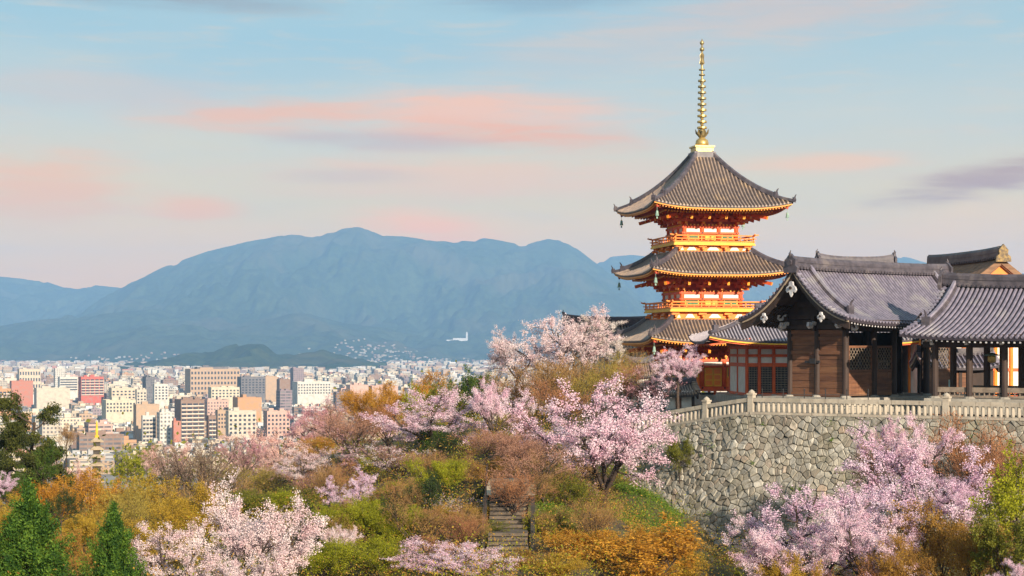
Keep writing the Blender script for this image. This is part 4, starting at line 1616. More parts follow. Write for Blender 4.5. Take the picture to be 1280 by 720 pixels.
def build_pagoda():
    D = 150.0
    zb = -4.48
    root = empty('pagoda', (PX(877.5, D), D, zb), R(11.4), 'three-storeyed vermilion pagoda with curved tiled roofs and tall bronze spire', 'pagoda')
    base = MB()
    base.box((0, 0, .1), (8.6, 8.6, .6), 0, 0)
    base.box((0, 0, .45), (8.0, 8.0, .2), 0, 0)
    base.build('podium', [PODIUM], root)
    fl = MB()
    fl.box((0, 0, .92), (7.6, 7.6, .14), 0, 0)
    for k in range(4):
        for x in (-3.6, -1.8, 0, 1.8, 3.6):
            p = rot4((x, -3.6, .7), k)
            fl.box(p, (.2, .2, .4), 0, 0)
    fl.build('veranda', [VERM], root)
    storey(root, 3.05, .99, 4.6, 3.55, True)
    bracket_ring(root, 3.05, 3.55, 5.05, 1.35)
    hip_roof(root, 6.2, 3.85, 5.05, 6.88, .44, .72, TILE_PAG, TILE_PAN)
    balcony(root, 3.92, 6.85, 7.78, 8.38, 2.58)
    storey(root, 2.58, 7.79, 10.2, 9.25)
    bracket_ring(root, 2.58, 9.25, 10.72, 1.35)
    hip_roof(root, 6.02, 3.35, 10.72, 12.60, .44, .70, TILE_PAG, TILE_PAN)
    balcony(root, 3.46, 12.55, 13.38, 13.98, 2.29)
    storey(root, 2.29, 13.39, 15.8, 14.85)
    bracket_ring(root, 2.29, 14.85, 16.22, 1.35)
    hip_roof(root, 5.85, 0.75, 16.22, 21.0, .46, .52, TILE_PAG, TILE_PAN)
    # spire
    sp = MB()
    sp.box((0, 0, 21.05), (1.9, 1.9, .5), 0, 1)
    sp.box((0, 0, 21.50), (1.55, 1.55, .42), 0, 0)
    sp.box((0, 0, 21.78), (1.75, 1.75, .14), 0, 0)
    so = sp.build('spire_base', [GILT, TILE_RIDGE], root)
    b = MB()
    b.lathe([(.54, 21.85), (.58, 22.05), (.52, 22.35), (.28, 22.55), (.22, 22.62)], 16)
    b.build('bowl', [GILT], root, True)
    b = MB()
    for q in range(8):
        a = q * math.pi / 4
        d = Vector((math.cos(a), math.sin(a), 0))
        t = Vector((-d.y, d.x, 0))
        b.add([d * .2 + Vector((0, 0, 22.6)) - t * .16, d * .2 + Vector((0, 0, 22.6)) + t * .16, d * .52 + Vector((0, 0, 22.95)) + t * .2, d * .62 + Vector((0, 0, 23.35)), d * .52 + Vector((0, 0, 22.95)) - t * .2],
              [(0, 1, 2, 3, 4)], 0)
    b.lathe([(.22, 22.6), (.34, 22.9), (.2, 23.2)], 10)
    b.build('lotus_petals', [BRONZE], root)
    b = MB()
    b.lathe([(.12, 22.5), (.11, 27), (.09, 29.4), (.07, 30.6)], 10)
    for zz in (28.0, 28.45):
        b.lathe([(.1, zz - .07), (.27, zz - .06), (.27, zz + .05), (.1, zz + .07)], 12)
    b.build('shaft', [BRONZE], root, True)
    z = 23.47
    for i in range(9):
        r = .43 - .011 * i
        b = MB()
        b.lathe([(.15, -.05), (r - .06, -.11), (r, -.10), (r, .05), (r - .06, .06), (.15, .11)], 14)
        b.lathe([(.17, -.26), (.17, -.05)], 8)
        b.build('ring', [GILT if i < 4 else BRONZE], root, False, (0, 0, z))
        z += .505
    b = MB()
    for a in range(4):
        t = a * math.pi / 4
        d = Vector((math.cos(t), math.sin(t), 0))
        b.prism([d * -.05 + Vector((0, 0, 28.7)), d * .24 + Vector((0, 0, 29.0)), d * .16 + Vector((0, 0, 29.35)), d * .2 + Vector((0, 0, 29.7)), d * .05 + Vector((0, 0, 29.95))], Vector((-d.y, d.x, 0)) * .03, 0)
        d = -d
        b.prism([d * -.05 + Vector((0, 0, 28.7)), d * .24 + Vector((0, 0, 29.0)), d * .16 + Vector((0, 0, 29.35)), d * .2 + Vector((0, 0, 29.7)), d * .05 + Vector((0, 0, 29.95))], Vector((-d.y, d.x, 0)) * .03, 0)
    b.build('flame_ornament', [BRONZE], root)
    b = MB()
    b.lathe([(.05, 30.0), (.20, 30.12), (.20, 30.28), (.06, 30.4), (.05, 30.55), (.17, 30.66), (.19, 30.8), (.08, 30.95), (.02, 31.1)], 12)
    b.build('jewel', [BRONZE], root, True)


build_pagoda()


# ------------------------------------------------------------------ gabled roofs with round tiles
def gable_roof(parent, L0, L1, W, zE, zR, conc=1.6, lift=0.3, flare=0.0, sp=0.27, r=0.075, tile=None, pan=None, ridge_h=0.75, verge_in=1.3, slopes=(-1, 1),
               orn=True, ridge_mat=None, thick=0.22, soffit=None, sori=0.25, verge_ridge=True, end0=True, end1=True):
    """ridge along local x from L0 to L1; slopes run to y = -W and y = +W"""
    mid, half = (L0 + L1) / 2, (L1 - L0) / 2

    def pt(x, t, sgn, dz=0.0):
        e = (x - mid) / half
        fl = flare * t ** 2.2
        xx = mid + e * (half + fl)
        z = zR - (zR - zE) * (conc * t + (1 - conc) * t * t)
        z += lift * abs(e) ** 4 * t * t + sori * abs(e) ** 3 * (1 - t)
        return Vector((xx, sgn * W * t, z + dz))
    mb = MB()
    nx, nt = 24, 12
    for s in slopes:
        mb.grid([[pt(L0 + (L1 - L0) * j / nx, i / nt, s) for j in range(nx + 1)] for i in range(nt + 1)], 1)
        mb.grid([[pt(L0 + (L1 - L0) * j / nx, i / nt, s, -thick) for j in range(nx + 1)] for i in range(nt + 1)], 2)
        for x in (L0, L1):
            mb.grid([[pt(x, i / nt, s) for i in range(nt + 1)], [pt(x, i / nt, s, -thick) for i in range(nt + 1)]], 1)
        mb.grid([[pt(L0 + (L1 - L0) * j / nx, 1, s) for j in range(nx + 1)], [pt(L0 + (L1 - L0) * j / nx, 1, s, -thick) for j in range(nx + 1)]], 1)
        n = int((L1 - L0) / sp)
        for i in range(n + 1):
            x = L0 + 0.12 + (L1 - L0 - .24) * i / n
            pts = [pt(x, q / 11, s) for q in range(12)]
            mb.rib(pts, (1, 0, 0), r, 0)
            p = pts[-1]
            mb.tube([p + Vector((0, -s * .05, .01)), p + Vector((0, s * .05, .0))], r * 1.12, 6, 0)
        # verge: short tiles laid crosswise along both gable edges
        for x, o, on in ((L0, -1, end0), (L1, 1, end1)):
            if not on:
                continue
            m = int(W * 1.15 / sp)
            for i in range(m):
                p = pt(x, (i + .5) / m, s, .03)
                mb.tube([p + Vector((-o * .35, 0, .03)), p + Vector((o * .06, 0, 0))], r * 1.05, 6, 0)
    mb.build('tiled_roof', [tile, pan, soffit or DKWOOD], parent)
    rm = ridge_mat or TILE_RIDGE
    rb = MB()
    pr = [(pt(L0 + (L1 - L0) * j / 16, 0, 1)) for j in range(17)]
    y = .24
    for k, (w, a, c) in enumerate(((.30, -.08, .16), (.24, .16, ridge_h * .55), (.28, ridge_h * .55, ridge_h * .62), (.22, ridge_h * .62, ridge_h * .9))):
        rb.grid([[p + Vector((0, -w, a)) for p in pr], [p + Vector((0, -w, c)) for p in pr], [p + Vector((0, w, c)) for p in pr], [p + Vector((0, w, a)) for p in pr]], 0)
    rb.rib([p + Vector((0, 0, ridge_h * .9)) for p in pr], (0, 1, 0), .2, 0)
    # row of round tile ends along the foot of the ridge
    n = int((L1 - L0) / .3)
    for i in range(n):
        p = pt(L0 + (L1 - L0) * (i + .5) / n, 0, 1)
        for s in slopes:
            rb.tube([p + Vector((0, s * .2, .03)), p + Vector((0, s * .36, .0))], .085, 6, 0)
    for p, on in ((pr[0], end0), (pr[-1], end1)):
        rb.add([p + Vector((0, -.28, -.1)), p + Vector((0, .28, -.1)), p + Vector((0, .24, ridge_h)), p + Vector((0, -.24, ridge_h))], [(0, 1, 2, 3)], 0)
    ro = rb.build('ridge', [rm], parent)
    if orn:
        for p, o, on in ((pr[0], -1, end0), (pr[-1], 1, end1)):
            if not on:
                continue
            b = MB()
            q = [(-.52, -.35), (-.60, -.05), (-.42, .12), (-.46, .45), (-.26, .62), (-.2, ridge_h + .1), (0, ridge_h + .28), (.2, ridge_h + .1), (.26, .62), (.46, .45), (.42, .12), (.60, -.05), (.52, -.35)]
            b.prism([p + Vector((o * .02, a, c)) for a, c in q], (o * .2, 0, 0), 0)
            b.tube([p + Vector((o * .1, 0, .3)), p + Vector((o * .34, 0, .3))], .2, 8, 0)
            b.tube([p + Vector((o * .1, 0, ridge_h)), p + Vector((o * .24, 0, ridge_h + .26)), p + Vector((o * .14, 0, ridge_h + .46))], [.15, .08, .03], 6, 0)
            b.build('ridge_end_tile', [rm], ro)
    if verge_ridge:
        for x, o, on in ((L0, 1, end0), (L1, -1, end1)):
            if not on:
                continue
            for s in slopes:
                b = MB()
                pts = [pt(x + o * verge_in, .02 + .74 * q / 12, s) for q in range(13)]
                for w, a, c in ((.2, -.05, .2), (.15, .2, .33)):
                    b.grid([[p + Vector((-w, 0, a)) for p in pts], [p + Vector((-w, 0, c)) for p in pts], [p + Vector((w, 0, c)) for p in pts], [p + Vector((w, 0, a)) for p in pts]], 0)
                b.rib([p + Vector((0, 0, .33)) for p in pts], (1, 0, 0), .13, 1)
                p = pts[-1]
                b.obox(p + Vector((0, s * .06, .22)), (.26, 0, 0), (0, .08, 0), (0, 0, .3), 0)
                b.tube([p + Vector((0, s * .05, .4)), p + Vector((0, s * .12, .72)), p + Vector((0, s * .34, .92))], [.1, .08, .03], 5, 0)
                b.build('descending_ridge', [rm, tile], ro)
    return pt


def bargeboards(parent, pt, xg, out, W, depth=.42, t0=0.0, t1=1.0, mats=None, thickness=.12):
    """curved boards under one gable edge"""
    for s in (-1, 1):
        b = MB()
        n = 14
        top = [pt(xg, t0 + (t1 - t0) * i / n, s, -.23) for i in range(n + 1)]
        bot = []
        for i, p in enumerate(top):
            f = i / n
            bot.append(p + Vector((0, -s * .02, -depth * (1 + .25 * f))))
        q = top + bot[::-1]
        q = [Vector((xg - out * .10, p.y, p.z)) for p in q]
        b.prism(q, (-out * thickness, 0, 0), 0)
        # pale moulding along the upper edge
        e = [Vector((xg - out * .08, p.y, p.z)) for p in top]
        e2 = [p + Vector((0, 0, -.11)) for p in e]
        b.prism(e + e2[::-1], (out * .07, 0, 0), 1)
        b.build('bargeboard', mats or [DKWOOD, PALEEDGE], parent)


def gegyo(parent, p, out, s=1.0, mat=None):
    """carved pendant under a gable"""
    b = MB()
    q = [(0, .55), (.16, .5), (.2, .25), (.42, .1), (.5, -.12), (.36, -.3), (.2, -.2), (.12, -.42), (0, -.62), (-.12, -.42), (-.2, -.2), (-.36, -.3), (-.5, -.12), (-.42, .1), (-.2, .25), (-.16, .5)]
    b.prism([p + Vector((0, a * s, c * s)) for a, c in q], (out * .12, 0, 0), 0)
    b.tube([p + Vector((out * .1, 0, .05 * s)), p + Vector((out * .22, 0, .05 * s))], .12 * s, 7, 1)
    b.build('gable_pendant', [mat or CARVE, DKWOOD], parent)


def nosing(parent, p, d, s=1.0):
    """white carved beam nose shaped like a scroll; d = unit direction it points"""
    d = Vector(d)
    b = MB()
    up = Vector((0, 0, 1))
    side = d.cross(up)
    pts = [(0, .22), (.28, .26), (.5, .12), (.62, -.1), (.82, -.12), (.86, .06), (.72, .1), (.74, .2), (.98, .2), (1.04, -.14), (.8, -.34), (.5, -.32), (.36, -.14), (0, -.14)]
    b.prism([p + d * (a * s) + up * (c * s) - side * .09 for a, c in pts], side * .18, 0)
    b.build('carved_nosing', [CARVE], parent)


def post(parent, x, y, z0, z1, r=.2, mat=None, name='post', n=10):
    b = MB()
    b.lathe([(r, z0), (r, z1)], n)
    b.lathe([(r * 1.7, z0 - .12), (r * 1.7, z0 + .05), (r * 1.2, z0 + .12)], n, mi=1)
    return b.build(name, [mat or DKWOOD, PODIUM], parent, False, (x, y, 0))


def build_gate():
    a = R(40)
    D = 110.0
    C0 = Vector((17.7, 110.0, 0))
    fz = -3.13
    root = empty('gate', C0 + Vector((0, 0, fz)), a, 'dark timber temple gate with plank wall and grey lilac tiled gable roof behind the balustrade', 'gate')
    g = -fz       # local z of camera height
    Wd = 4.45
    pt = gable_roof(root, 0, 16.0, Wd, g + 1.58, g + 5.0, 1.60, .35, .15, sp=.31, r=.078, tile=TILE_GATE, pan=TILE_GPAN, ridge_h=.60, verge_in=1.55, sori=.10)
    bargeboards(root, pt, 0, -1, Wd)
    bargeboards(root, pt, 16.0, 1, Wd)
    gegyo(root, Vector((-.02, 0, g + 3.75)), -1, .85)
    gegyo(root, Vector((.04, -2.35, g + 1.95)), -1, .55)
    gegyo(root, Vector((.04, 2.35, g + 1.95)), -1, .55)
    # eaves: row of white-tipped rafters on both long sides
    e = MB()
    for s in (-1, 1):
        n = 56
        for i in range(n):
            x = .3 + 15.4 * i / (n - 1)
            p1 = pt(x, .985, s, -.30)
            p0 = pt(x, .45, s, -.34)
            p0.x = p1.x
            e.beam(p1, p0, .09, .12, 0)
            e.beam(p1 + Vector((0, s * .015, 0)), p1 + Vector((0, -s * .01, 0)), .085, .115, 1)
        e.beam(pt(.1, .96, s, -.24), pt(15.9, .96, s, -.24), .1, .1, 0)
    e.build('rafters', [DKWOOD, CARVE], root)
    pod = MB()
    pod.box((8.0, 0, -.35), (14.6, 7.2, .7), 0, 0)
    pod.box((8.0, 0, -.8), (15.2, 7.8, .4), 0, 0)
    pod.build('podium', [PODIUM], root)
    x0, hw, zt = 2.45, 2.28, g + 1.45
    xs = [x0, x0 + 2.8, x0 + 4.85, x0 + 8.3, x0 + 11.1]
    for x in xs:
        for y in (-hw, 0, hw):
            post(root, x, y, 0, zt, .21)
    # gable tympanum, beams and plank wall of the near end
    t = MB()
    tri = [Vector((x0 - .05, -3.2, g + 2.0)), Vector((x0 - .05, 3.2, g + 2.0)), Vector((x0 - .05, 1.5, g + 3.2)), Vector((x0 - .05, 0, g + 4.7)), Vector((x0 - .05, -1.5, g + 3.2))]
    t.prism(tri, (.15, 0, 0), 0)
    for z, w in ((zt - .1, hw + .5), (zt + .55, hw + .2), (zt + 1.35, 1.5)):
        t.beam((x0 - .12, -w, z), (x0 - .12, w, z), .26, .3, 0)
    t.beam((x0 - .1, 0, zt), (x0 - .1, 0, zt + 2.6), .24, .24, 0)
    t.build('tympanum', [DKWOOD], root)
    for y0, y1 in ((-hw + .2, -.2), (.2, hw - .2)):
        w = MB()
        n = 9
        for i in range(n):
            z0_, z1_ = .12 + (zt - .5) * i / n, .12 + (zt - .5) * (i + 1) / n
            w.span(x0 - .02 - .012 * (i % 2), x0 + .06, y0, y1, z0_ + .012, z1_ - .012, 0)
        for z in (.16, zt * .62, zt - .42, zt - .85):
            w.span(x0 - .11, x0 - .02, y0 - .05, y1 + .05, z - .12, z + .12, 1)
        w.span(x0 + .06, x0 + .1, y0, y1, .05, zt, 2)
        w.build('plank_wall', [BRWOOD, BRWOOD, DKWOOD], root)
    lt = MB()
    lt.beam((x0 - .2, .85, 2.25), (x0 - .2, -.35, 2.25), .1, .16, 0)
    lt.box((x0 - .22, .2, 2.3), (.16, .5, .34), 0, 0)
    lt.build('iron_latch', [BLACK], root)
    for y, d in ((-hw, -1), (0, 0), (hw, 1)):
        nosing(root, Vector((x0 - .2, y, zt + .05)), (-1, 0, 0), .75)
        if d:
            nosing(root, Vector((x0, y + d * .15, zt - .1)), (0, d, 0), .8)
            nosing(root, Vector((x0 - .1, y + d * .1, zt + .55)), Vector((-.7, d * .7, 0)), .7)
    for x in xs[1:]:
        for s in (-1, 1):
            nosing(root, Vector((x, s * (hw + .1), zt + .02)), (0, s, 0), .6)
    # long sides: beams, lattice windows with panels below
    bm_ = MB()
    for s in (-1, 0, 1):
        for z, h in ((zt - .18, .34), (zt + .45, .26)):
            bm_.beam((x0 - .5, s * hw, z), (x0 + 11.6, s * hw, z), .24, h, 0)
    for x in xs:
        bm_.beam((x, -hw - .4, zt + .2), (x, hw + .4, zt + .2), .22, .3, 0)
    bm_.span(x0 + .1, x0 + 11, -hw, hw, zt + .75, zt + .85, 0)
    bm_.build('tie_beams', [DKWOOD], root)
    for s in (-1, 1):
        for x_a, x_b in ((xs[0], xs[1]), (xs[1], xs[2]), (xs[3], xs[4])):
            w = MB()
            xa, xb = x_a + .24, x_b - .24
            y = s * hw
            z0_, z1_ = 1.75, 3.15
            n = max(5, int((xb - xa) / .26))
            hh = z1_ - z0_
            for i in range(-int(hh / .26), n + 1):
                for sg in (1, -1):
                    c = xa + (xb - xa) * i / n
                    p = [c, c + hh * .8] if sg > 0 else [xb + xa - c, xb + xa - c - hh * .8]
                    zs = [z0_, z1_]
                    # clip to the frame
                    a_, b_ = p
                    za, zb_ = zs
                    pts = []
                    for u_ in np.linspace(0, 1, 21):
                        xx = a_ + (b_ - a_) * u_
                        if xa <= xx <= xb:
                            pts.append((xx, za + (zb_ - za) * u_))
                    if len(pts) > 1:
                        w.beam((pts[0][0], y + .015 * sg, pts[0][1]), (pts[-1][0], y + .015 * sg, pts[-1][1]), .03, .035, 0)
            for z in (z0_ - .06, z1_ + .06):
                w.span(xa, xb, y - .06, y + .06, z - .07, z + .07, 1)
            for x in (xa + .04, xb - .04):
                w.span(x - .05, x + .05, y - .055, y + .055, z0_, z1_, 1)
            w.build('lattice_window', [GREYWOOD, BRWOOD], root)
            w = MB()
            m = 7
            for i in range(m):
                w.span(xa + (xb - xa) * i / m + .006, xa + (xb - xa) * (i + 1) / m - .006, y - .03, y + .03, .1, z0_ - .15, 0)
            w.span(xa, xb, y - .06, y + .06, .9, 1.05, 0)
            w.build('lower_panel', [BRWOOD], root)
    # door leaf standing at the passage
    d = MB()
    xd = xs[2] + 1.2
    for (u0, u1, z0_, z1_) in ((0, 1.1, .1, .2), (0, 1.1, 2.2, 2.3), (0, .1, .2, 2.2), (1.0, 1.1, .2, 2.2), (.1, 1.0, 1.15, 1.23)):
        d.span(xd + u0, xd + u1, -.04, .04, z0_, z1_, 0)
    d.span(xd + .1, xd + 1.0, -.01, .02, .2, 2.2, 1)
    d.build('door', [GREYWOOD, DKWOOD], root)
    # dark walls added only to keep the see-through passage dark
    pw = MB()
    pw.span(xs[0] + .2, xs[3], hw - .1, hw + .0, .1, zt - .4, 0)
    pw.span(xs[2] + .6, xs[4], hw - .3, hw - .2, .1, zt - .4, 0)
    pw.span(xs[3] - .1, xs[3] + .05, -.3, hw, .1, zt - .4, 0)
    pw.build('added_dark_wall', [DKWOOD], root)


build_gate()


def build_corridor():
    R0 = Vector((26.8, 108.0))
    ang = math.atan2(-0.574, 0.819)
    fz = -3.02
    g = -fz
    root = empty('corridor', (R0.x, R0.y, fz), ang, 'open sided timber corridor with broad silvery lilac tiled roof at the right edge', 'corridor')
    L = 17.0
    W = 4.6
    pt = gable_roof(root, 0, L, W, g + .62, g + 3.68, 1.26, .30, 1.05, sp=.30, r=.085, tile=TILE_GATE, pan=TILE_GPAN, ridge_h=.64, verge_in=.75, sori=.28)
    e = MB()
    for s in (-1, 1):
        n = 56
        for i in range(n):
            x = -.7 + (L + 1.4) * i / (n - 1)
            x = min(max(x, 0.02), L - .02)
            p1 = pt(x, .98, s, -.34)
            p1.x = -.75 + (L + 1.5) * i / (n - 1)
            p0 = pt(x, .40, s, -.36)
            p0.x = p1.x
            e.beam(p1, p0, .10, .13, 0)
            e.beam(p1 + Vector((0, s * .02, 0)), p1 + Vector((0, -s * .01, 0)), .10, .13, 1)
        e.beam(pt(.02, .95, s, -.27), pt(L - .02, .95, s, -.27), .1, .1, 0)
    e.build('rafters', [DKWOOD, CARVE], root)
    pod = MB()
    pod.box((L / 2 + .2, 0, -.3), (L, 7.6, .6), 0, 0)
    pod.box((L / 2 + .2, 0, -.75), (L + .5, 8.2, .3), 0, 0)
    pod.build('podium', [PODIUM], root)
    zt = g + .35
    xs = [.55 + 2.14 * i for i in range(8)]
    for x in xs:
        for y in (-2.9, 0.1, 2.9):
            post(root, x, y, 0, zt, .21)
    b = MB()
    for y in (-2.9, .1, 2.9):
        b.beam((-.2, y, zt - .15), (L, y, zt - .15), .24, .36, 0)
        b.beam((-.5, y, zt + .3), (L, y, zt + .3), .22, .24, 0)
    for x in xs:
        b.beam((x, -3.4, zt + .05), (x, 3.4, zt + .05), .2, .26, 0)
    b.span(-.3, L, -2.9, 2.9, zt + .5, zt + .6, 0)
    b.build('tie_beams', [DKWOOD], root)
    r = MB()
    for y in (-2.9, 2.9):
        r.beam((xs[0], y, .52), (xs[-1], y, .52), .14, .3, 0)
        r.beam((xs[0], y, .12), (xs[-1], y, .12), .12, .12, 0)
        for i in range(50):
            x = xs[0] + (xs[-1] - xs[0]) * i / 49
            r.span(x - .03, x + .03, y - .03, y + .03, .1, .4, 0)
    r.build('bench_rail', [GREYWOOD], root)
    for x in xs:
        nosing(root, Vector((x, -3.05, zt + .0)), (0, -1, 0), .5)
    nosing(root, Vector((xs[0] - .2, -2.9, zt)), (-1, 0, 0), .6)
    return root


build_corridor()


def px_of(v):
    return 640 + F * v[0] / v[1], HOR - F * v[2] / v[1]


# ------------------------------------------------------------------ hall between pagoda and gate
def build_side_hall():
    D = 131.0
    fz = -3.6
    x0 = PX(933.5, D)
    root = empty('side_hall', (x0, D, fz), R(3), 'low vermilion hall with white panels and dark lattice between the pagoda and the gate', 'hall')
    g = -fz
    L = 11.5
    zt = g + .15
    xs = [0, .95, 2.05, 3.45, 4.85, 6.25, 7.65, 9.05, 10.4, 11.5]
    for x in xs:
        post(root, x, 0, 0, zt, .13, VERM)
    for y in (3.5, 7.0):
        for x in (0, 11.5):
            post(root, x, y, 0, zt, .13, VERM)
    b = MB()
    for z, h in ((zt - .12, .22), (zt - .72, .2), (zt - 1.42, .28), (.12, .2)):
        b.beam((-.1, -.02, z), (L, -.02, z), .16, h, 0)
        b.beam((-.02, 0, z), (-.02, 7, z), .16, h, 0)
    b.build('tie_beams', [VERM], root)
    for a, c in zip(xs, xs[1:]):
        for z0_, z1_ in ((zt - .62, zt - .23), (zt - 1.28, zt - .82)):
            w = MB()
            w.span(a + .13, c - .13, .03, .08, z0_, z1_, 0)
            w.build('plaster_panel', [WHITEP], root)
        w = MB()
        z1_ = zt - 1.56
        n = 11
        for i in range(n):
            z = .22 + (z1_ - .22) * (i + .5) / n
            w.span(a + .12, c - .12, .02, .06, z - .03, z + .03, 0)
        for i in range(1, 5):
            x = a + (c - a) * i / 5
            w.span(x - .02, x + .02, .0, .018, .22, z1_, 0)
        w.span(a + .1, c - .1, .09, .12, .2, z1_, 1)
        w.build('lattice_shutter', [GREYWOOD, BLACK], root)
    w = MB()
    w.span(-.03, .03, .1, 7, .1, zt, 0)
    w.span(0, L, 6.95, 7, .1, zt, 0)
    w.build('wall', [WHITEP], root)
    p = MB()
    p.box((L / 2, 3.5, -.3), (L + 2, 9, .6), 0, 0)
    p.build('podium', [PODIUM], root)
    # hipped roof
    ze, zr = g + .48, g + 2.9
    ex0, ex1, ey0, ey1 = -3.1, L + 3, -1.7, 8.7
    ry = (ey0 + ey1) / 2
    rx0, rx1 = ex0 + 4.6, ex1 - 4.6
    mb = MB()
    hb = MB()

    def slope(A, B, C_, D_, nrib):
        A, B, C_, D_ = map(Vector, (A, B, C_, D_))

        def q(s, t):
            lo, hi = A.lerp(B, s), D_.lerp(C_, s)
            p = lo.lerp(hi, t)
            lift = .55 * abs(2 * s - 1) ** 4 * (1 - t) ** 2
            return Vector((p.x, p.y, lo.z + (hi.z - lo.z) * (.75 * t + .25 * t * t) + lift))
        mb.grid([[q(j / 20, i / 8) for j in range(21)] for i in range(9)], 1)
        mb.grid([[q(j / 20, 0) for j in range(21)], [q(j / 20, 0) - Vector((0, 0, .16)) for j in range(21)]], 1)
        d = (B - A).normalized()
        for i in range(nrib + 1):
            s = i / nrib
            # ribs run straight up the slope
            base = A.lerp(B, s)
            off = (base - A).dot(d)
            Lb, off_l, off_r = (B - A).length, (D_ - A).dot(d), (C_ - A).dot(d)
            tm = 1.0
            if off < off_l:
                tm = min(tm, off / off_l)
            if off > off_r:
                tm = min(tm, (Lb - off) / (Lb - off_r))
            if tm < .05:
                continue
            pts = []
            for k in range(8):
                t = tm * k / 7
                l_, r_ = off_l * t, Lb + (off_r - Lb) * t
                pts.append(q(min(1, max(0, (off - l_) / max(r_ - l_, 1e-4))), t))
            mb.rib(pts, d, .075, 0)
        return q
    c = [(ex0, ey0, ze), (ex1, ey0, ze), (ex1, ey1, ze), (ex0, ey1, ze)]
    r0, r1 = (rx0, ry, zr), (rx1, ry, zr)
    qf = slope(c[0], c[1], r1, r0, 66)
    ql = slope(c[3], c[0], r0, r0, 44)
    slope(c[1], c[2], r1, r1, 44)
    slope(c[2], c[3], r0, r1, 66)
    mb.build('tiled_roof', [TILE_PALE, TILE_GPAN], root)
    for q_, s in ((qf, 0.0), (qf, 1.0)):
        hb.tube([q_(s, t / 8) + Vector((0, 0, .12)) for t in range(9)], [.17] * 9, 6, 0)
    p0 = qf(0.0, 0.12)
    hb.obox(p0 + Vector((0, 0, .3)), (.2, .1, 0), (-.05, .1, 0), (0, 0, .3), 0)
    hb.tube([p0 + Vector((0, 0, .5)), p0 + Vector((-.1, -.1, .8)), p0 + Vector((-.25, -.2, .95))], [.1, .07, .02], 5, 0)
    hb.tube([Vector(r0) + Vector((-.2, 0, .3)), Vector(r1) + Vector((.2, 0, .3))], .3, 8, 0)
    hb.build('ridge', [TILE_RIDGE], root)
    e = MB()
    for i in range(60):
        x = ex0 + .3 + (ex1 - ex0 - .6) * i / 59
        l = .55 * abs(2 * i / 59 - 1) ** 4
        e.beam((x, ey0 + .12, ze - .24 + l), (x, 0, ze + .2), .1, .12, 0)
    for y in (ey0 + .1,):
        for i in range(20):
            s0, s1 = i / 20, (i + 1) / 20
            a_, b_ = qf(s0, 0), qf(s1, 0)
            e.beam(a_ + Vector((0, .06, -.2)), b_ + Vector((0, .06, -.2)), .1, .12, 1)
            e.beam(a_ + Vector((0, .2, -.32)), b_ + Vector((0, .2, -.32)), .1, .12, 0)
    for i in range(34):
        y = ey0 + .3 + (ey1 - ey0 - .6) * i / 33
        e.beam((ex0 + .12, y, ze - .24), (0, y, ze + .2), .1, .12, 0)
    e.span(-.3, L, -.2, 7.2, zt + .02, zt + .3, 2)
    e.build('eaves', [VERM, GOLDP, DKRED], root)


TILE_PALE = TILE('pale_tile', (0.40, 0.35, 0.37), (0.32, 0.28, 0.31), (0.46, 0.40, 0.40), 0.45)
build_side_hall()


# ------------------------------------------------------------------ main hall at far right
CRESTM = MAT('crest_gilding', (0.30, 0.19, 0.06), (0.10, 0.065, 0.035), 5, .6, bump=.5)


def build_main_hall():
    G = Vector((PX(1252, 128), 128, 0))
    Bk = Vector((PX(1165, 140), 140, 0))
    d = (Bk - G)
    ang = math.atan2(d.y, d.x)
    fz = -3.9
    g = -fz
    root = empty('main_hall', (G.x, G.y, fz), ang, 'vermilion hall with brown bark roof and small orange gable rising behind the corridor', 'hall')
    L = 12.6
    pt = gable_roof(root, 0, L, 5.4, g + 2.9, g + 6.55, 1.15, .25, 0, sp=.9, r=.01, tile=BARK, pan=BARK, ridge_h=.75, verge_ridge=False, ridge_mat=TILE_RIDGE, thick=.5, soffit=DKRED, sori=.12, orn=False)
    bargeboards(root, pt, 0, -1, 5.4, .35, mats=[BRWOOD, GILT])
    gb = MB()
    gb.prism([Vector((.3, -3.3, g + 3.6)), Vector((.3, 3.3, g + 3.6)), Vector((.3, 0, g + 6.3))], (.1, 0, 0), 0)
    for y in (-1.2, 0, 1.2):
        gb.beam((.5, y, g + 4.0), (.5, y, g + 5.2), .12, .12, 1)
    gb.build('gable_panel', [ORNG, VERM], root)
    o = MB()
    o.prism([Vector((-.35, a * .75, g + 6.70 + c * .62)) for a, c in ((-.8, -.6), (-.75, 0), (-.45, .3), (-.5, .8), (0, 1.5), (.5, .8), (.45, .3), (.75, 0), (.8, -.6))], (.2, 0, 0), 0)
    o.build('ridge_crest', [CRESTM], root)
    zt = g + 2.6
    ys = [-5.0 + 1.25 * i for i in range(9)]
    for y in ys:
        post(root, 1.0, y, 0, zt, .15, ORNG)
    for x in (3, 5, 7, 9, 11):
        for y in (ys[0], ys[-1]):
            post(root, x, y, 0, zt, .15, ORNG)
    for a, c in zip(ys, ys[1:]):
        w = MB()
        w.span(1.05, 1.12, a + .15, c - .15, .9, zt, 0)
        w.build('plaster_panel', [WHITEP], root)
    b = MB()
    for z, h in ((.1, .2), (.85, .16), (2.3, .2), (zt, .3)):
        b.beam((1.0, ys[0], z), (1.0, ys[-1], z), .18, h, 0)
    b.span(1.2, L, ys[0], ys[0] + .1, 0, zt, 1)
    b.span(1.2, L, ys[-1] - .1, ys[-1], 0, zt, 1)
    b.span(1.06, 1.14, ys[0], ys[-1], 0, .9, 0)
    b.build('tie_beams', [VERM, WHITEP], root)
    p = MB()
    p.box((L / 2, 0, -.3), (L + 2, 12.5, .6), 0, 0)
    p.build('podium', [PODIUM], root)


build_main_hall()


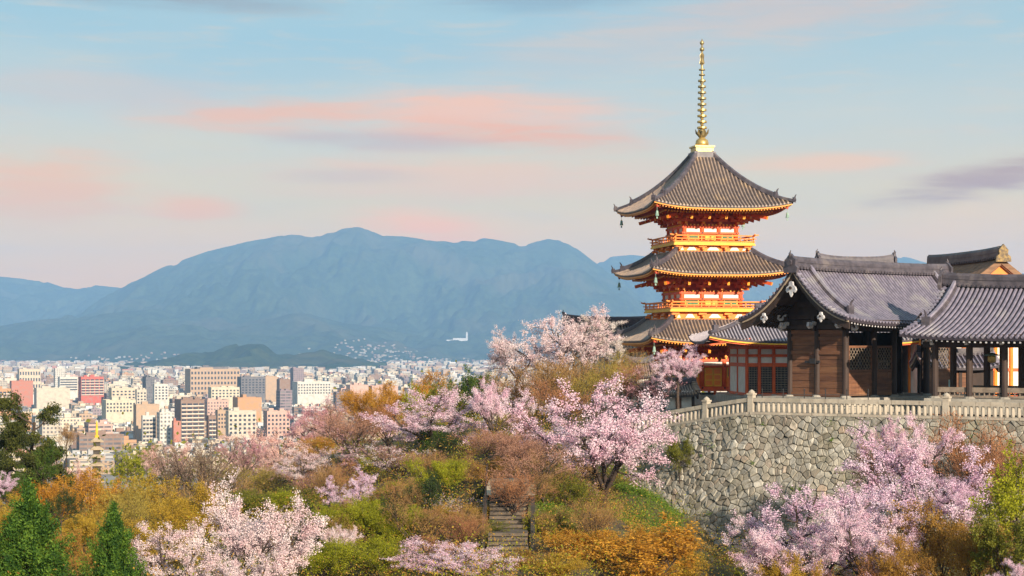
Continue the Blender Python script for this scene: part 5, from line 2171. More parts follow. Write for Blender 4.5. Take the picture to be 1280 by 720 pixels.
def simple_hall(name, label, cat, loc, ang, L, W, wall_h, rise, wallmat, over=1.2, conc=1.3, tile=None, pan=None, postmat=None, ridge_h=.7, doors=True, orn=True, vr=True, sp=.3):
    root = empty(name, loc, ang, label, cat)
    pt = gable_roof(root, -over, L + over, W / 2 + over, wall_h, wall_h + rise, conc, .25, 0, sp=sp, tile=tile or TILE_GATE, pan=pan or TILE_GPAN, ridge_h=ridge_h, verge_in=.8, orn=orn, verge_ridge=vr)
    bargeboards(root, pt, -over, -1, W / 2 + over, .3)
    bargeboards(root, pt, L + over, 1, W / 2 + over, .3)
    w = MB()
    w.span(0, L, -W / 2, W / 2, -3.0, wall_h + .25, 0)
    for x in (0, L):
        w.prism([Vector((x - .02, -W / 2, wall_h + .25)), Vector((x - .02, W / 2, wall_h + .25)), Vector((x - .02, 0, wall_h + rise * .85))], (.04, 0, 0), 0)
    w.build('wall', [wallmat], root)
    for i in range(max(1, int(L / 1.8)) + 1):
        x = L * i / max(1, int(L / 1.8))
        for s in (-1, 1):
            b = MB()
            b.span(x - .1, x + .1, s * W / 2 - .12, s * W / 2 + .12, -.2, wall_h + .2, 0)
            b.build('post', [postmat or DKWOOD], root)
    if doors:
        b = MB()
        b.span(L * .4, L * .6, -W / 2 - .06, -W / 2, 0, 2.0, 0)
        b.build('door', [BRWOOD], root)
    return root


simple_hall('back_hall', 'dark tiled hall roof half hidden behind blossom left of the pagoda', 'hall', (PX(722, 166), 166, -3.2), R(6), 7.0, 5.5, 3.1, 2.3, WHITEP, tile=TILE_PAG, pan=TILE_PAN, ridge_h=.7)
simple_hall('far_hall', 'distant hall whose ridge end peeps over the gate roof', 'hall', (PX(1040, 150), 150, 1.4), R(14), 4.5, 4.5, 3.1, 2.6, WHITEP, tile=TILE_PAG, pan=TILE_PAN)
simple_hall('storehouse', 'small white plastered shrine with dark curved roof among brown trees left of the pagoda', 'shrine', (PX(787, 134), 134, -3.6), R(4), 1.5, 1.6, 1.55, .95, WHITEP, over=.35, sp=.2, tile=TILE_PAG, pan=TILE_PAN, ridge_h=.25, orn=False, vr=False, doors=False)
simple_hall('storehouse', 'cream walled storehouse with brown boards at the foot of the pagoda', 'storehouse', (PX(826, 131), 131, -5.1), R(6), 2.2, 2.4, 1.65, .8, WHITEP, over=.45, sp=.22, tile=TILE_PAG, pan=TILE_PAN, ridge_h=.3, orn=False, vr=False)


# ------------------------------------------------------------------ stone balustrade
def baluster_mesh():
    b = MB()
    b.lathe([(.085, 0), (.105, .05), (.115, .22), (.10, .42), (.085, .58)], 8)
    return b.mesh('baluster', [STONE])


BALM = baluster_mesh()


def balustrade(label, u0, u1, posts, first_post=True):
    p, n, d = wall_at(u0)
    root = empty('stone_balustrade', (p.x, p.y, wall_top(u0)), 0, label, 'balustrade')
    org = Vector((p.x, p.y, wall_top(u0)))

    def at(u, inn=.28):
        p, n, d = wall_at(u)
        q = p - n * inn
        return Vector((q.x, q.y, wall_top(u))) - org
    N = max(8, int((u1 - u0) / .8))
    us = [u0 + (u1 - u0) * i / N for i in range(N + 1)]
    for nm, z, w, h in (('base_rail', .06, .44, .16), ('top_rail', .86, .30, .24)):
        b = MB()
        for i in range(N):
            a, c = at(us[i]), at(us[i + 1])
            e = (c - a).normalized() * .02
            b.beam(a + Vector((0, 0, z)) - e * (i > 0), c + Vector((0, 0, z + .0005 * (i % 2))) + e * (i < N - 1), w, h, 0)
        b.build(nm, [STONE], root)
    pm = MB()
    pm.box((0, 0, .55), (.36, .36, 1.25), 0, 0)
    pm.box((0, 0, 1.20), (.44, .44, .10), 0, 0)
    pm.lathe([(.20, 1.25), (.21, 1.31), (.12, 1.40), (.03, 1.46)], 10)
    pme = pm.mesh('post', [STONE])
    for u in posts:
        p, n, d = wall_at(u)
        link('post', pme, root, at(u), math.atan2(d.y, d.x))
    k = int((u1 - u0) / .335)
    c = 0
    for i in range(k):
        u = u0 + (u1 - u0) * (i + .5) / k
        if min(abs(u - q) for q in posts) < .26:
            continue
        c += 1
        if c > 100:
            break
        p, n, d = wall_at(u)
        o = link('baluster', BALM, root, at(u) + Vector((0, 0, .14)), math.atan2(d.y, d.x) + .2 * math.sin(u * 7))
    return root


balustrade('long straight stone balustrade along the terrace edge in front of the gate and corridor', UB, UB + 33.6, [UB, UB + 12.2, UB + 23.0, UB + 33.4])
balustrade('shorter stone balustrade descending left from the corner post towards the blossom', 0.2, UB - .2, [UB - 3.6])


# ------------------------------------------------------------------ small things of the terrace
def iron_barrier():
    A = Vector((15.4, 107.2, -4.05))
    root = empty('iron_barrier', A, math.atan2(-.25, 1), 'thin black iron barrier with slim posts before the plank wall of the gate', 'barrier')
    L = 6.4
    pm = MB()
    pm.lathe([(.035, 0), (.03, 1.45), (.05, 1.5), (.02, 1.56)], 6)
    pme = pm.mesh('post', [BLACK])
    for i in range(6):
        link('post', pme, root, (L * i / 5, 0, 0))
    r = MB()
    for z in (.5, .85, 1.2):
        r.beam((0, 0, z), (L, 0, z), .03, .035, 0)
    r.build('rails', [BLACK], root)


iron_barrier()


def hanging_lantern():
    D = 104.3
    p = P(1240, 441, D)
    root = empty('hanging_lantern', p, 0, 'wide brimmed metal lantern with gilt body hanging between the corridor posts', 'lantern')
    b = MB()
    b.lathe([(.05, .02), (.14, -.02), (.46, -.12), (.50, -.17), (.2, -.17)], 6)
    b.tube([(0, 0, .05), (0, 0, .55)], .02, 5, 0)
    b.build('lantern_roof', [VERD], root)
    b = MB()
    b.lathe([(.20, -.17), (.26, -.24), (.26, -.48), (.20, -.56), (.08, -.60)], 6)
    b.build('lantern_body', [GILT], root)


hanging_lantern()


def notice():
    D = 111.0
    p = P(1188.5, 487, D)
    root = empty('notice_board', p + Vector((0, 0, -.65)), R(-20), 'small pale green notice board between the first two corridor posts', 'sign')
    b = MB()
    b.span(-.14, .14, -.02, .02, .62, 1.28, 0)
    b.build('panel', [MAT('notice_paint', (0.55, 0.68, 0.60), (0.5, 0.62, 0.55), 3)], root)
    b = MB()
    b.span(-.03, .03, .02, .06, 0, 1.2, 0)
    b.span(-.2, .2, -.15, .15, -.02, .06, 0)
    b.build('stand', [DKWOOD], root)


notice()


def pavilion():
    D = 119.0
    c = P(1182, 497, D)
    simple_hall('pavilion', 'low grey roofed pavilion seen through the corridor posts', 'pavilion', (c.x - 1.0, D + 2, -3.6), R(-2), 4.2, 3.6, 2.3, .85, DKWOOD, over=.55, tile=TILE_GATE, pan=TILE_GPAN, ridge_h=.3, orn=False, vr=False, conc=1.1)


pavilion()


def stone_stairs():
    """two flights of worn steps with a landing, earth cheeks and a rough handrail"""
    a0 = P(634, 712, 79.5)
    a1 = P(637, 598, 88.5)
    root = empty('stone_steps', a0, 0, 'worn stone steps climbing the wooded bank below the brown trees', 'steps')
    d = Vector((a1.x - a0.x, a1.y - a0.y, 0))
    run = d.length
    d.normalize()
    side = Vector((d.y, -d.x, 0))
    rise = a1.z - a0.z
    seq = []
    n1, n2 = 8, 12
    land = 1.7
    tr = (run - land) / (n1 + n2)
    rs = rise / (n1 + n2)
    x, z = 0.0, 0.0
    W = .95
    for i in range(n1 + n2):
        dep = tr
        if i == n1 - 1:
            dep += land
        z += rs
        b = MB()
        b.obox(d * (x + dep / 2 + .03) + Vector((0, 0, z - .07)), side * (W + .02 * math.sin(i * 5)), d * (dep / 2 + .05), Vector((0, 0, .07)), 0)
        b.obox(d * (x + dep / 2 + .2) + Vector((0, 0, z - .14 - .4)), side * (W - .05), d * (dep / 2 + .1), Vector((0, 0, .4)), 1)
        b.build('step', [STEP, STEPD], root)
        x += dep
    for s in (-1, 1):
        b = MB()
        m = 12
        pts = []
        for i in range(m - 2):
            t = i / m
            pts.append(d * (run * t) + side * s * (W + .22) + Vector((0, 0, rise * t + .05)))
        for a, c in zip(pts, pts[1:]):
            b.beam(a, c, .2, .3, 0)
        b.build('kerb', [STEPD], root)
    for s in (-1,):
        h = MB()
        for i in range(6):
            t = i / 5
            p = d * (run * t) + side * s * (W + .2) + Vector((0, 0, rise * t))
            h.tube([p, p + Vector((0, 0, .75))], .03, 6, 0)
        for zz in (.7,):
            h.tube([side * s * (W + .2) + Vector((0, 0, zz)), d * run + side * s * (W + .2) + Vector((0, 0, rise + zz))], .03, 6, 0)
        h.build('handrail', [DKWOOD], root)
    # path above
    b = MB()
    q = [(637, 597.5, 88.6), (642, 575, 96), (650, 556, 106), (668, 536, 118)]
    v = []
    for px, py, D in q:
        p = P(px, py, D)
        v.append((p.x - 1.3, p.y, ground(p.x, p.y) + .1))
        v.append((p.x + 1.3, p.y, ground(p.x, p.y) + .1))
    b.grid([[v[2 * i], v[2 * i + 1]] for i in range(len(q))], 0)
    o = b.build('path', [PATHM])
    tag(o, 'pale sandy path leading on from the top of the steps', 'path', kind='structure')


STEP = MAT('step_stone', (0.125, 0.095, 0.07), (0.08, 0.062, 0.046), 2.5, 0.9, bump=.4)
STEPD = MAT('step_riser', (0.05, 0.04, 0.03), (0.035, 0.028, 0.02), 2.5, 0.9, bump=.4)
PATHM = MAT('sand_path', (0.52, 0.42, 0.29), (0.42, 0.33, 0.22), 1.5, 0.95)
stone_stairs()

# ================================================================== TREES
def branch_path(rng, p, d, L, n, wob, trop):
    """polyline of n segments starting at p along d"""
    pts = [p.copy()]
    d = d / np.linalg.norm(d)
    for i in range(n):
        d = d + rng.normal(0, wob, 3) + np.array([0, 0, trop])
        d /= np.linalg.norm(d)
        p = p + d * (L / n)
        pts.append(p.copy())
    return pts, d


def side_dir(rng, d, ang, phi):
    a = np.array([0.21, 0.13, 1.0]) if abs(d[2]) < 0.9 else np.array([1.0, 0.2, 0.1])
    x = np.cross(d, a)
    x /= np.linalg.norm(x)
    y = np.cross(d, x)
    return d * math.cos(ang) + (x * math.cos(phi) + y * math.sin(phi)) * math.sin(ang)


def skeleton(seed, spec):
    rng = np.random.RandomState(seed)
    levels = spec['levels']
    out = [[] for _ in levels]
    t0 = levels[0]
    lean = np.array([rng.normal(0, .12), rng.normal(0, .12), 1.0])
    out[0].append(([np.array([.25, .1, -5.0]), np.array([.1, .06, -2.5]), np.zeros(3)], t0['r'] * 1.25, t0['r']))
    pts, _ = branch_path(rng, np.zeros(3), lean, t0['L'], 5, .08, .02)
    out[0].append((pts, t0['r'], t0['r'] * .7))
    for li in range(1, len(levels)):
        lv = levels[li]
        for (pp, r0, r1) in (out[li - 1] if li > 1 else out[0][1:]):
            nb = max(1, int(round(lv['n'] * rng.uniform(.75, 1.25))))
            ph0 = rng.uniform(0, 6.28)
            for b in range(nb):
                f = lv.get('from', .35) + (1 - lv.get('from', .35)) * ((b + rng.uniform(.1, .9)) / nb)
                q = f * (len(pp) - 1)
                i = min(int(q), len(pp) - 2)
                base = pp[i] + (pp[i + 1] - pp[i]) * (q - i)
                d = pp[i + 1] - pp[i]
                d = d / np.linalg.norm(d)
                ang = math.radians(rng.normal(lv['ang'], lv['ang'] * .22))
                dd = side_dir(rng, d, ang, ph0 + b * 2.4 + rng.uniform(-.4, .4))
                dd = dd * np.array([1, 1, lv.get('flat', 1.0)]) + np.array([0, 0, lv.get('up', 0)])
                L = lv['L'] * rng.uniform(.65, 1.15) * (1.15 - .45 * f if li > 1 else 1)
                pts, _ = branch_path(rng, base, dd, L, lv.get('seg', 4), lv.get('wob', .14), lv.get('trop', .06))
                r = min(lv['r'], (r0 + (r1 - r0) * f) * .8)
                out[li].append((pts, r, r * .35))
    return out


def fit(sk, H, Wd):
    """scale a skeleton so that its crown is H high and Wd wide"""
    P_ = np.array([p for pp, a, b in sk[-1] for p in pp])
    c = (np.percentile(P_[:, :2], 2, axis=0) + np.percentile(P_[:, :2], 98, axis=0)) / 2
    w = np.percentile(np.hypot(P_[:, 0] - c[0], P_[:, 1] - c[1]), 93) * 2
    h = np.percentile(P_[:, 2], 99)
    s = np.array([Wd / w, Wd / w, H / h])
    for lv in sk:
        for k, (pp, a, b) in enumerate(lv):
            lv[k] = ([(p - np.array([c[0], c[1], 0]) * min(1, max(0, p[2] / (h * .5)))) * s for p in pp], a, b)
    return sk


def tubes_mesh(name, lines, mat, n=5):
    V, Fc = [], []
    for pp, r0, r1 in lines:
        m = len(pp)
        b = len(V)
        for i, p in enumerate(pp):
            a = pp[max(0, i - 1)]
            c = pp[min(m - 1, i + 1)]
            d = c - a
            d = d / (np.linalg.norm(d) + 1e-9)
            x = np.cross(d, np.array([.31, .17, .9]))
            x /= np.linalg.norm(x) + 1e-9
            y = np.cross(d, x)
            r = r0 + (r1 - r0) * i / (m - 1)
            for k in range(n):
                t = 6.2832 * k / n
                V.append(p + (x * math.cos(t) + y * math.sin(t)) * r)
        for i in range(m - 1):
            for k in range(n):
                k2 = (k + 1) % n
                Fc.append((b + i * n + k, b + i * n + k2, b + (i + 1) * n + k2, b + (i + 1) * n + k))
    me = bpy.data.meshes.new(name)
    me.from_pydata([tuple(v) for v in V], [], Fc)
    me.materials.append(mat)
    me.polygons.foreach_set('use_smooth', [True] * len(me.polygons))
    me.update()
    return me


def along(rng, lines, step, f0=0.0):
    """points strung along polylines"""
    out, dirs = [], []
    for pp, a, b in lines:
        for i in range(len(pp) - 1):
            d = pp[i + 1] - pp[i]
            L = np.linalg.norm(d)
            n = max(1, int(L / step + rng.uniform(0, 1)))
            for k in range(n):
                f = (i + (k + rng.uniform(0, 1)) / n) / (len(pp) - 1)
                if f < f0:
                    continue
                out.append(pp[i] + d * ((k + rng.uniform(0, 1)) / n))
                dirs.append(d / (L + 1e-9))
    return np.array(out), np.array(dirs)


def leaf_quads(rng, C, per, spread, size, aspect=0.8, upbias=0.0, dirs=None, dirw=0.0):
    n = len(C) * per
    c = np.repeat(C, per, axis=0) + rng.normal(0, 1, (n, 3)) * np.asarray(spread)
    nrm = unit(rng.normal(0, 1, (n, 3)) + np.array([0, 0, upbias]))
    a = rng.normal(0, 1, (n, 3))
    if dirs is not None:
        a = a + np.repeat(dirs, per, axis=0) * dirw
    a = unit(a - nrm * np.sum(a * nrm, 1, keepdims=True))
    b = np.cross(nrm, a)
    s = size * rng.uniform(.6, 1.3, (n, 1)) * 0.5
    return c, a * s, b * s * aspect


def ribbons(rng, lines, w):
    C, A, B = [], [], []
    for pp, r0, r1 in lines:
        m = len(pp) - 1
        for i in range(m):
            d = pp[i + 1] - pp[i]
            C.append((pp[i] + pp[i + 1]) / 2)
            A.append(d * .52)
            B.append(np.cross(d, rng.normal(0, 1, 3)))
    C, A, B = np.array(C), np.array(A), np.array(B)
    return C, A, unit(B) * (w * .5)


BARKM = MAT('tree_bark', (0.075, 0.050, 0.036), (0.045, 0.030, 0.024), 4, 0.95, bump=.5)
BARKL = MAT('pale_bark', (0.26, 0.20, 0.13), (0.17, 0.13, 0.085), 4, 0.95, bump=.4)

CHERRY = dict(levels=[
    dict(L=1.7, r=.22),
    dict(n=6, L=4.0, r=.12, ang=46, **{'from': .55}, trop=.035, seg=5, wob=.12),
    dict(n=7, L=2.2, r=.055, ang=46, **{'from': .25}, trop=.035, seg=4, wob=.16, flat=.5),
    dict(n=6, L=1.05, r=.022, ang=42, **{'from': .2}, trop=.06, seg=3, wob=.18, flat=.55)])
CHERRY_UP = dict(levels=[
    dict(L=1.9, r=.20),
    dict(n=7, L=4.2, r=.11, ang=34, **{'from': .5}, trop=.06, seg=5, wob=.12),
    dict(n=7, L=1.9, r=.05, ang=36, **{'from': .25}, trop=.10, seg=4, wob=.15),
    dict(n=6, L=.95, r=.02, ang=34, **{'from': .2}, trop=.12, seg=3, wob=.16)])
BARE = dict(levels=[
    dict(L=1.8, r=.17),
    dict(n=7, L=3.4, r=.085, ang=32, **{'from': .4}, trop=.05, seg=5, wob=.12),
    dict(n=7, L=1.9, r=.04, ang=34, **{'from': .2}, trop=.08, seg=4, wob=.14),
    dict(n=6, L=1.0, r=.016, ang=34, **{'from': .15}, trop=.09, seg=3, wob=.16),
    dict(n=6, L=.6, r=.01, ang=36, **{'from': .1}, trop=.08, seg=2, wob=.18)])
BUSHY = dict(levels=[
    dict(L=1.0, r=.14),
    dict(n=9, L=3.0, r=.08, ang=48, **{'from': .3}, trop=.06, seg=4, wob=.15),
    dict(n=7, L=1.6, r=.04, ang=46, **{'from': .25}, trop=.05, seg=3, wob=.18),
    dict(n=5, L=.8, r=.018, ang=46, **{'from': .2}, trop=.05, seg=2, wob=.2)])
LAYER = dict(levels=[
    dict(L=5.2, r=.2),
    dict(n=11, L=2.6, r=.07, ang=74, **{'from': .35}, trop=.03, seg=4, wob=.1, flat=.5),
    dict(n=6, L=1.1, r=.03, ang=52, **{'from': .35}, trop=.04, seg=3, wob=.15, flat=.4),
    dict(n=4, L=.5, r=.014, ang=50, **{'from': .3}, trop=.05, seg=2, wob=.18, flat=.5)])

PROTO = {}


def proto(kind, seed):
    key = (kind, seed)
    if key in PROTO:
        return PROTO[key]
    rng = np.random.RandomState(seed * 13 + 7)
    H, Wd = 8.0, 8.0
    if kind in ('cherry', 'cherry_up', 'cherry_sparse'):
        sk = fit(skeleton(seed, CHERRY_UP if kind == 'cherry_up' else CHERRY), H, Wd)
        trunk = tubes_mesh('trunk', sk[0] + sk[1], BARKM, 6)
        tw = tubes_mesh('trunk_', sk[2], BARKM, 4)
        c1, d1 = along(rng, sk[3], .27, .1)
        c2, d2 = along(rng, sk[2], .42, .45)
        C = np.concatenate([c1, c2])
        if kind == 'cherry_sparse':
            C = C[rng.uniform(0, 1, len(C)) < .4]
            c, a, b = leaf_quads(rng, C, 14, .11, .095)
        else:
            # whole sprays are left out here and there, so the crown has holes
            keep = np.array([mnoise.noise(Vector(p * .55 + seed)) > -.26 for p in C])
            C = C[keep]
            c, a, b = leaf_quads(rng, C, 34, .125, .088)
        crown = quads_mesh('crown', c, a, b, None)
        tr, ta, tb = ribbons(rng, sk[3], .045)
        twig = (tr, ta, tb)
    elif kind == 'bare':
        sk = fit(skeleton(seed, BARE), H, Wd * .95)
        trunk = tubes_mesh('trunk', sk[0] + sk[1], BARKM, 5)
        tw = tubes_mesh('trunk_', sk[2], BARKM, 3)
        r = [ribbons(rng, sk[3], .04), ribbons(rng, sk[4], .03)]
        c0, d0 = along(rng, sk[4], .20, .2)
        c0 = c0[rng.uniform(0, 1, len(c0)) < .8]
        r.append(leaf_quads(rng, c0, 1, .05, .10, .6))
        C, A, B = (np.concatenate(x) for x in zip(*r))
        crown = quads_mesh('crown', C, A, B, None)
        twig = None
    elif kind in ('leafy', 'bush'):
        sk = fit(skeleton(seed, BUSHY), H, Wd * .92)
        trunk = tubes_mesh('trunk', sk[0] + sk[1], BARKM, 5)
        tw = tubes_mesh('trunk_', sk[2], BARKM, 3)
        c1, d1 = along(rng, sk[3], .16, .15)
        keep = np.array([mnoise.noise(Vector(p * .6 + seed)) > -.30 for p in c1])
        c1 = c1[keep]
        c, a, b = leaf_quads(rng, c1, 8, .14, .20 if kind == 'leafy' else .17, .65, .4)
        crown = quads_mesh('crown', c, a, b, None)
        twig = None
    elif kind == 'fine':
        # thin new leaf over many fine twigs
        sk = fit(skeleton(seed, BARE), H, Wd * .95)
        trunk = tubes_mesh('trunk', sk[0] + sk[1], BARKM, 5)
        tw = tubes_mesh('trunk_', sk[2], BARKM, 3)
        c0, d0 = along(rng, sk[4], .15, .1)
        r = [leaf_quads(rng, c0, 3, .10, .13, .6, .2)]
        c0, d0 = along(rng, sk[3], .2, .3)
        r.append(leaf_quads(rng, c0, 3, .1, .13, .6, .2))
        C, A, B = (np.concatenate(x) for x in zip(*r))
        crown = quads_mesh('crown', C, A, B, None)
        twig = ribbons(rng, sk[3], .03)
    elif kind == 'pine':
        sk = fit(skeleton(seed, LAYER), H, Wd * .9)
        trunk = tubes_mesh('trunk', sk[0] + sk[1], BARKM, 6)
        tw = tubes_mesh('trunk_', sk[2], BARKM, 4)
        c0, d0 = along(rng, sk[3], .12, .1)
        c, a, b = leaf_quads(rng, c0, 24, (.22, .22, .12), .24, .35, .7)
        crown = quads_mesh('crown', c, a, b, None)
        twig = None
    elif kind == 'conifer':
        # narrow cone of upswept sprays
        trunk = tubes_mesh('trunk', [([np.array([0, 0, z]) for z in (0, 2, 4, 6, 7.8)], .22, .02)], BARKM, 7)
        tw = None
        C, A, B = [], [], []
        lines = []
        nq = 230
        for i in range(nq):
            z = 7.75 * (1 - ((i + rng.uniform(0, 1)) / nq) ** .60) + .05
            ph = i * 2.399 + rng.uniform(-.4, .4)
            lump = 1 + .42 * mnoise.noise(Vector((math.cos(ph) * 1.3, math.sin(ph) * 1.3, z * .75 + seed)))
            rr = (3.75 * (1 - z / 8.0) ** .80 * rng.uniform(.72, 1.12) + .10) * lump
            base = np.array([0, 0, max(.1, z - rr * .45)])
            tip = np.array([rr * math.cos(ph), rr * math.sin(ph), z + .15 + .32 * rng.uniform(0, 1)])
            mid = base * .4 + tip * .6 + np.array([0, 0, -.30])
            pp = [base, mid, tip]
            lines.append((pp, .03, .01))
            m = 9
            for k in range(m):
                f = .30 + .70 * (k + rng.uniform(0, 1)) / m
                p = (1 - f) ** 2 * base + 2 * f * (1 - f) * mid + f * f * tip
                C.append(p)
        for k in range(26):
            C.append(np.array([rng.normal(0, .05), rng.normal(0, .05), 7.2 + k * .045]))
        C = np.array(C)
        out = unit(C * np.array([1, 1, 0]) + np.array([0, 0, 1.0]))
        c, a, b = leaf_quads(rng, C, 34, (.15, .15, .19), .20, .34, 0, out, 1.5)
        crown = quads_mesh('crown', c, a, b, None)
        tw = tubes_mesh('trunk_', lines[::3], BARKM, 3)
        twig = None
    # join the twig tubes to the trunk mesh
    bm = bmesh.new()
    bm.from_mesh(trunk)
    if tw is not None:
        bm.from_mesh(tw)
        bpy.data.meshes.remove(tw)
    if twig is not None:
        q = quads_mesh('q', *twig, BARKM)
        bm.from_mesh(q)
        bpy.data.meshes.remove(q)
    bm.to_mesh(trunk)
    bm.free()
    PROTO[key] = (trunk, crown)
    return PROTO[key]


def mk(r, g, b, var=.25, mid=None, **k):
    ca = (r * (1 - var), g * (1 - var), b * (1 - var))
    cb = tuple(min(.9, x * (1 + var)) for x in (r, g, b))
    return ca, cb


LM = {
    'pink': LEAF('blossom_pink', (0.72, 0.42, 0.53), (0.92, 0.80, 0.84), (0.86, 0.63, 0.71)),
    'lilac': LEAF('blossom_lilac', (0.69, 0.42, 0.56), (0.91, 0.78, 0.85), (0.83, 0.61, 0.73)),
    'pale': LEAF('blossom_pale', (0.70, 0.47, 0.50), (0.92, 0.82, 0.80), (0.87, 0.69, 0.69)),
    'white': LEAF('blossom_white', (0.70, 0.54, 0.50), (0.90, 0.84, 0.78), (0.84, 0.74, 0.68)),
    'peach': LEAF('blossom_peach', (0.66, 0.36, 0.32), (0.90, 0.68, 0.60), (0.82, 0.54, 0.48)),
    'rose': LEAF('blossom_rose', (0.50, 0.22, 0.26), (0.80, 0.52, 0.54), (0.66, 0.36, 0.40)),
    'twig_brown': LEAF('twigs_brown', (0.20, 0.11, 0.045), (0.42, 0.25, 0.09), (0.31, 0.175, 0.065), .2),
    'twig_rust': LEAF('twigs_rust', (0.25, 0.10, 0.05), (0.46, 0.22, 0.10), (0.35, 0.155, 0.07), .2),
    'twig_grey': LEAF('twigs_grey', (0.15, 0.10, 0.075), (0.30, 0.21, 0.15), (0.22, 0.15, 0.11), .2),
    'twig_olive': LEAF('twigs_olive', (0.20, 0.145, 0.035), (0.42, 0.32, 0.06), (0.31, 0.23, 0.045), .25),
    'twig_rose': LEAF('twigs_rose', (0.27, 0.13, 0.09), (0.52, 0.30, 0.21), (0.39, 0.205, 0.14), .25),
    'orange': LEAF('leaf_orange', (0.36, 0.16, 0.02), (0.66, 0.36, 0.045), (0.53, 0.26, 0.03), .4),
    'ochre': LEAF('leaf_ochre', (0.30, 0.19, 0.022), (0.60, 0.40, 0.045), (0.46, 0.29, 0.03), .4),
    'amber': LEAF('leaf_amber', (0.26, 0.13, 0.03), (0.48, 0.28, 0.05), (0.37, 0.20, 0.04), .35),
    'lime': LEAF('leaf_lime', (0.18, 0.19, 0.012), (0.48, 0.47, 0.028), (0.33, 0.33, 0.018), .45),
    'moss': LEAF('leaf_moss', (0.10, 0.11, 0.016), (0.27, 0.26, 0.03), (0.18, 0.18, 0.022), .4),
    'green': LEAF('leaf_green', (0.035, 0.075, 0.012), (0.13, 0.19, 0.025), (0.07, 0.12, 0.018), .35),
    'dark': LEAF('leaf_dark', (0.018, 0.035, 0.012), (0.06, 0.09, 0.02), (0.035, 0.055, 0.015), .25),
    'cypress': LEAF('leaf_cypress', (0.012, 0.045, 0.008), (0.17, 0.27, 0.028), (0.055, 0.125, 0.014), .3, scale=1.2),
    'pine': LEAF('leaf_pine', (0.025, 0.035, 0.008), (0.12, 0.125, 0.02), (0.06, 0.07, 0.013), .3),
}
NAMES = {'cherry': ('cherry_tree', 'cherry tree'), 'cherry_up': ('cherry_tree', 'cherry tree'), 'cherry_sparse': ('cherry_tree', 'cherry tree'),
         'bare': ('bare_tree', 'tree'), 'leafy': ('leafy_tree', 'tree'), 'bush': ('bush', 'bush'), 'fine': ('budding_tree', 'tree'),
         'pine': ('pine_tree', 'pine tree'), 'conifer': ('cypress_tree', 'cypress tree')}
GROUPS = {'cherry': 'cherry trees in blossom on the hillside', 'cherry_up': 'cherry trees in blossom on the hillside', 'cherry_sparse': 'cherry trees in blossom on the hillside',
          'bare': 'bare trees on the hillside', 'leafy': 'leafy trees on the hillside', 'bush': 'bushes on the hillside', 'fine': 'trees in new leaf on the hillside',
          'pine': 'pine trees on the hillside', 'conifer': 'young cypress trees in front'}
RATIO = {'cherry': .86, 'cherry_up': 1.0, 'cherry_sparse': .95, 'bare': 1.25, 'leafy': 1.05, 'bush': .95, 'fine': 1.05, 'pine': 1.5, 'conifer': 1.4}
_rng = random.Random(5)


def plant(kind, seed, colour, px, ytop, wpx, D, label, base=None, hmul=1.0, rot=None, dx=0.0, name=None):
    """a tree whose crown top shows at (px, ytop), wpx columns wide, D metres away"""
    x = PX(px, D)
    zt = ZY(ytop, D)
    bx = x + dx
    zb = ground(bx, D) if base is None else base
    W = wpx * D / F
    H = min(max(zt - zb, W * .45), W * RATIO[kind])
    lift = max(0.0, zt - H - zb)
    if lift == 0:
        zb = zt - H
    tr, cr = proto(kind, seed)
    nm, cat = NAMES[kind]
    if name == 'shrub':
        cat = 'shrub'
    root = empty(name or nm, (x, D, zb - .1), rot if rot is not None else _rng.uniform(0, 6.28), label, cat, 'low shrubs on the slope' if name else GROUPS[kind])
    s = (W / 8.0, W / 8.0, H / 8.0)
    for part, me in (('trunk', tr), ('crown', cr)):
        o = link(part, me, root, (0, 0, lift), scale=s)
        if part == 'crown':
            o.material_slots[0].link = 'OBJECT'
            o.material_slots[0].material = LM[colour]
    return root


